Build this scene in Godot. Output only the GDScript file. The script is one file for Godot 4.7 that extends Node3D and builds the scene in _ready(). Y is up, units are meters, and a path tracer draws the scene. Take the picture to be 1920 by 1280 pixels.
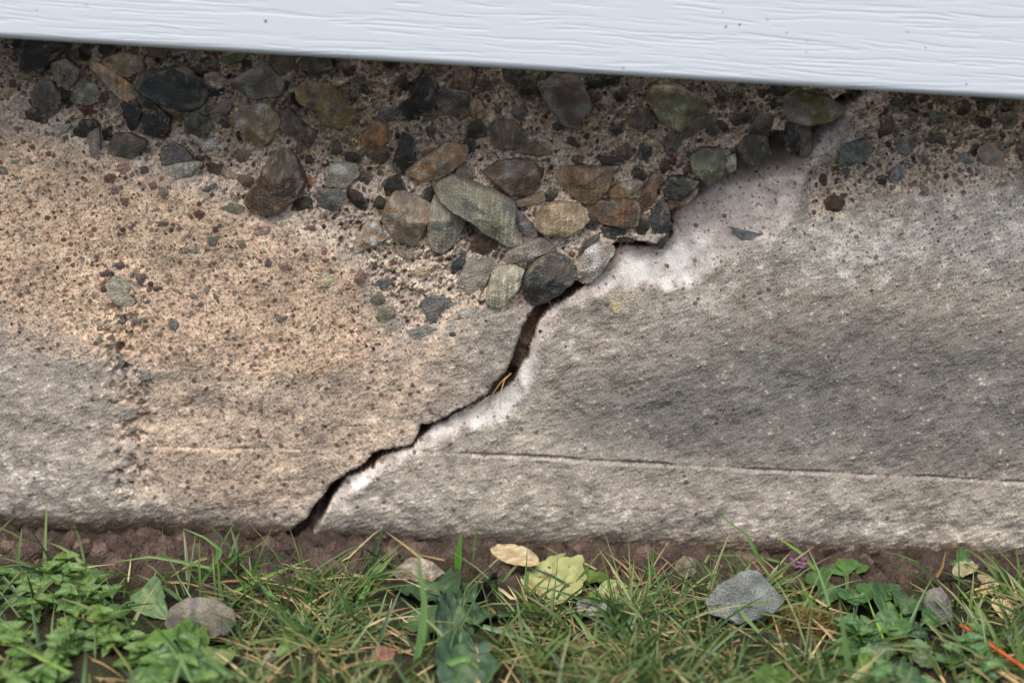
extends Node3D
# A cracked concrete foundation wall under white clapboard siding, with soil, grass and weeds at its foot.
# x runs along the wall, y is up, the sound face of the wall is z = 0; units are metres (the tables below are in millimetres).

const LEFT := -0.43
const RIGHT := 0.43
const LOW := -0.05
const HIGH := 0.37
const TW := 2048
const TH := 1000
const MW := 1024
const MH := 500
const STEP := 0.00042

const CRACK := [[-140.8,-21.1,7.32,40],[-132.0,-10.2,6.41,40],[-125.7,-2.9,5.03,40],[-122.6,4.9,4.12,36],[-118.1,12.7,4.12,34],[-112.9,20.5,3.2,34],[-108.8,28.3,2.29,34],[-102.6,33.1,1.83,30],[-95.1,37.2,2.29,26],[-88.3,41.7,3.2,26],[-84.6,47.1,2.75,26],[-78.1,50.4,1.83,20],[-70.2,52.6,1.28,14],[-61.7,55.6,1.37,18],[-56.8,61.8,1.6,26],[-53.5,67.1,3.2,34],[-49.1,69.9,1.46,26],[-41.7,73.5,1.19,20],[-35.1,78.2,1.83,22],[-29.1,81.4,1.19,18],[-21.7,85.4,1.37,14],[-13.5,90.9,2.29,14],[-7.0,97.7,4.12,16],[-2.2,103.3,4.12,22],[2.5,110.7,3.66,12],[5.5,119.7,4.58,10],[7.4,128.6,4.58,10],[9.7,135.7,4.58,11],[12.6,144.6,4.12,14],[17.2,151.8,3.66,22],[23.5,158.3,3.66,22],[31.5,163.5,3.66,20],[39.5,168.3,3.2,18],[47.3,173.8,3.2,20],[55.0,182.7,2.75,24],[60.0,191.4,2.75,28],[64.9,195.6,3.2,32],[75.4,194.8,2.75,34],[86.8,194.7,2.29,34],[93.5,201.4,2.75,36],[94.1,214.7,2.75,38],[101.9,221.7,3.2,40],[109.0,229.6,5.03,44],[118.0,236.6,6.41,46],[129.7,242.4,9.61,48],[142.0,248.1,12.81,50],[154.8,253.9,13.27,50],[166.6,257.7,8.69,48],[173.0,263.1,4.58,46],[176.0,270.6,5.03,46],[183.9,278.9,5.49,46],[194.9,287.3,4.58,46],[202.2,292.4,3.2,44],[218.2,302.5,2.75,44]]
const LEFT_SIDE := [-191.4,-91.2,-140.8,-21.1,-132.0,-10.2,-125.7,-2.9,-122.6,4.9,-118.1,12.7,-112.9,20.5,-108.8,28.3,-102.6,33.1,-95.1,37.2,-88.3,41.7,-84.6,47.1,-78.1,50.4,-70.2,52.6,-61.7,55.6,-56.8,61.8,-53.5,67.1,-49.1,69.9,-41.7,73.5,-35.1,78.2,-29.1,81.4,-21.7,85.4,-13.5,90.9,-7.0,97.7,-2.2,103.3,2.5,110.7,5.5,119.7,7.4,128.6,9.7,135.7,12.6,144.6,17.2,151.8,23.5,158.3,31.5,163.5,39.5,168.3,47.3,173.8,55.0,182.7,60.0,191.4,64.9,195.6,75.4,194.8,86.8,194.7,93.5,201.4,94.1,214.7,101.9,221.7,109.0,229.6,118.0,236.6,129.7,242.4,142.0,248.1,154.8,253.9,166.6,257.7,173.0,263.1,176.0,270.6,183.9,278.9,194.9,287.3,202.2,292.4,218.2,302.5,273.0,395.3,-489.4,360.8,-553.6,-110.5]
const FRACTURE_EDGE := [-119.8,-2.6,-112.1,6.6,-104.2,17.2,-88.8,29.3,-71.8,42.5,-54.8,52.3,-41.3,60.4,-27.8,65.8,-5.9,71.3,3.9,80.9,10.2,92.1,12.7,109.4,19.5,127.5,21.9,144.4,28.9,151.6,36.9,156.2,48.2,160.9,61.3,162.5,69.2,166.4,90.6,167.4,109.9,172.8,123.8,182.7,140.6,195.3,156.3,202.1,164.9,213.2,169.9,226.6,169.7,243.0,176.6,253.0,186.8,261.5,196.0,277.9,213.4,291.3,224.9,299.7]
const FRACTURE_FACE := [-125.7,-2.9,-122.6,4.9,-118.1,12.7,-112.9,20.5,-108.8,28.3,-102.6,33.1,-95.1,37.2,-88.3,41.7,-84.6,47.1,-78.1,50.4,-70.2,52.6,-61.7,55.6,-56.8,61.8,-53.5,67.1,-49.1,69.9,-41.7,73.5,-35.1,78.2,-29.1,81.4,-21.7,85.4,-13.5,90.9,-7.0,97.7,-2.2,103.3,2.5,110.7,5.5,119.7,7.4,128.6,9.7,135.7,12.6,144.6,17.2,151.8,23.5,158.3,31.5,163.5,39.5,168.3,47.3,173.8,55.0,182.7,60.0,191.4,64.9,195.6,75.4,194.8,86.8,194.7,93.5,201.4,94.1,214.7,101.9,221.7,109.0,229.6,118.0,236.6,129.7,242.4,142.0,248.1,154.8,253.9,166.6,257.7,173.0,263.1,176.0,270.6,183.9,278.9,194.9,287.3,202.2,292.4,218.2,302.5,224.9,299.7,213.4,291.3,196.0,277.9,186.8,261.5,176.6,253.0,169.7,243.0,169.9,226.6,164.9,213.2,156.3,202.1,140.6,195.3,123.8,182.7,109.9,172.8,90.6,167.4,69.2,166.4,61.3,162.5,48.2,160.9,36.9,156.2,28.9,151.6,21.9,144.4,19.5,127.5,12.7,109.4,10.2,92.1,3.9,80.9,-5.9,71.3,-27.8,65.8,-41.3,60.4,-54.8,52.3,-71.8,42.5,-88.8,29.3,-104.2,17.2,-112.1,6.6,-119.8,-2.6]
const WHITE := [-112.9,9.2,-103.3,28.6,-88.9,35.7,-73.6,46.9,-58.3,54.3,-48.3,65.9,-34.9,72.8,-18.2,82.0,-5.1,92.4,3.0,101.8,8.7,123.4,15.0,130.7,18.7,123.9,14.6,104.2,10.1,93.2,3.8,82.0,-7.6,72.3,-27.9,66.9,-41.4,61.1,-54.8,53.0,-71.8,43.3,-88.8,30.1,-104.2,18.4]
const WHITE2 := [44.9,160.0,54.1,170.8,66.3,184.9,75.7,190.5,95.1,193.1,116.7,207.5,124.4,194.5,120.6,182.5,106.5,174.0,90.5,168.4,67.7,165.3]
const SPALL := [-401.4,319.9,-409.0,244.5,-312.3,253.9,-284.1,243.4,-255.5,237.3,-217.2,228.4,-178.9,208.2,-140.0,199.1,-107.3,186.6,-90.5,160.2,-70.1,131.8,-37.1,142.1,-4.3,152.4,13.7,156.8,31.2,167.9,56.1,191.2,94.1,206.4,108.0,233.5,135.3,251.0,169.2,262.3,194.7,288.9,203.7,267.1,177.7,243.3,173.6,221.9,193.3,219.5,220.6,234.0,258.3,240.7,302.1,247.7,422.3,255.0,401.9,356.9]
const TAN := [-409.7,238.1,-313.0,242.6,-281.0,240.9,-217.2,227.7,-175.7,205.0,-133.4,197.1,-104.0,183.4,-87.1,153.5,-73.3,122.8,-79.6,97.7,-120.1,88.4,-180.9,92.6,-228.1,97.4,-271.1,116.6,-320.9,124.6,-421.3,123.2]
const TAN_LOW := [-261.2,113.5,-60.0,127.0,-20.0,129.0,-35.5,92.7,-61.8,58.6,-89.0,42.4,-119.8,10.7,-147.7,-6.0,-231.5,-2.7,-243.9,38.2]
const DARK_STAIN := [16.7,62.6,41.6,103.7,113.0,135.6,177.8,152.7,243.7,156.0,443.0,152.0,460.0,66.7,257.2,52.6,119.7,56.7]
const PALE := [165.6,206.5,202.8,221.6,249.8,232.1,424.9,242.2,432.1,206.1,288.9,185.6,223.0,189.2,159.3,172.5,111.1,158.1,52.4,146.6,26.8,127.8,19.6,138.0,45.2,154.9,119.4,177.4]
const LOWER_BAND := [-105.9,7.6,-64.7,32.4,-16.0,23.6,53.5,19.7,157.1,23.1,260.6,26.5,468.2,25.9,473.5,-0.6,-105.7,-11.5,-259.9,-11.8,-434.8,-9.3,-429.4,43.6,-326.1,45.2,-265.3,22.2,-189.5,3.3]
const BASE_DIRT := [-434.9,-10.1,-329.6,-7.0,-242.0,-2.4,-161.7,-4.8,-119.8,-4.5,-84.8,-6.6,20.0,-3.4,159.2,1.5,339.7,7.0,470.9,12.3,492.5,-95.4,-448.7,-146.2]
const SEAM := [-255.2,172.7,-238.7,173.5,-228.1,146.6,-232.4,118.5,-224.8,97.6,-232.5,68.3,-230.6,23.9,-249.0,-3.6,-256.3,30.1,-247.9,67.5,-255.2,96.0,-258.7,131.2]
const MOSS := [-133.3,273.5,-89.0,281.9,-69.2,241.3,-107.6,229.7,-159.1,237.0]
const MOSS2 := [5.8,283.2,46.3,291.3,64.7,254.1,26.8,245.9]
const MOSS3 := [109.4,291.2,162.7,293.7,207.3,289.5,295.9,287.4,299.9,262.1,229.4,265.2,197.0,270.0,159.1,268.2,127.1,269.9]
const GRIME_AND_SHADE := [-403.3,301.5,-407.4,260.6,-311.5,265.1,-273.7,258.9,-229.3,249.8,-178.3,239.3,-133.4,238.2,-88.3,230.6,-56.1,232.2,-24.3,243.4,23.6,245.7,66.1,234.8,92.2,229.5,113.3,246.8,149.3,270.9,182.2,288.3,208.1,283.2,230.6,255.6,299.9,262.1,419.8,267.8,405.5,338.9]  # upper zone: dirty paste with overhang shade painted in
const FORM_LINE := [-430.0,38.0,-223.0,47.4,-133.7,50.5,-58.2,52.1,-41.1,52.3,85.8,52.0,205.8,51.9,332.7,51.7,428.7,52.1]
const HOLLOWS := [[-29.2,199.8,8.1,13],[-247.1,113.5,3.4,8],[13.9,198.5,3.7,8],[-244.2,100.2,4.1,5],[-170.8,208.6,4.7,3],[-60.4,276.9,10.2,10],[-120.7,296.0,13.6,8],[-139.7,266.8,8.8,8],[160.7,252.3,10.2,10],[-205.6,298.3,16.9,6],[-274.0,263.7,7.5,8],[-262.5,259.5,8.5,6]]
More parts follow.
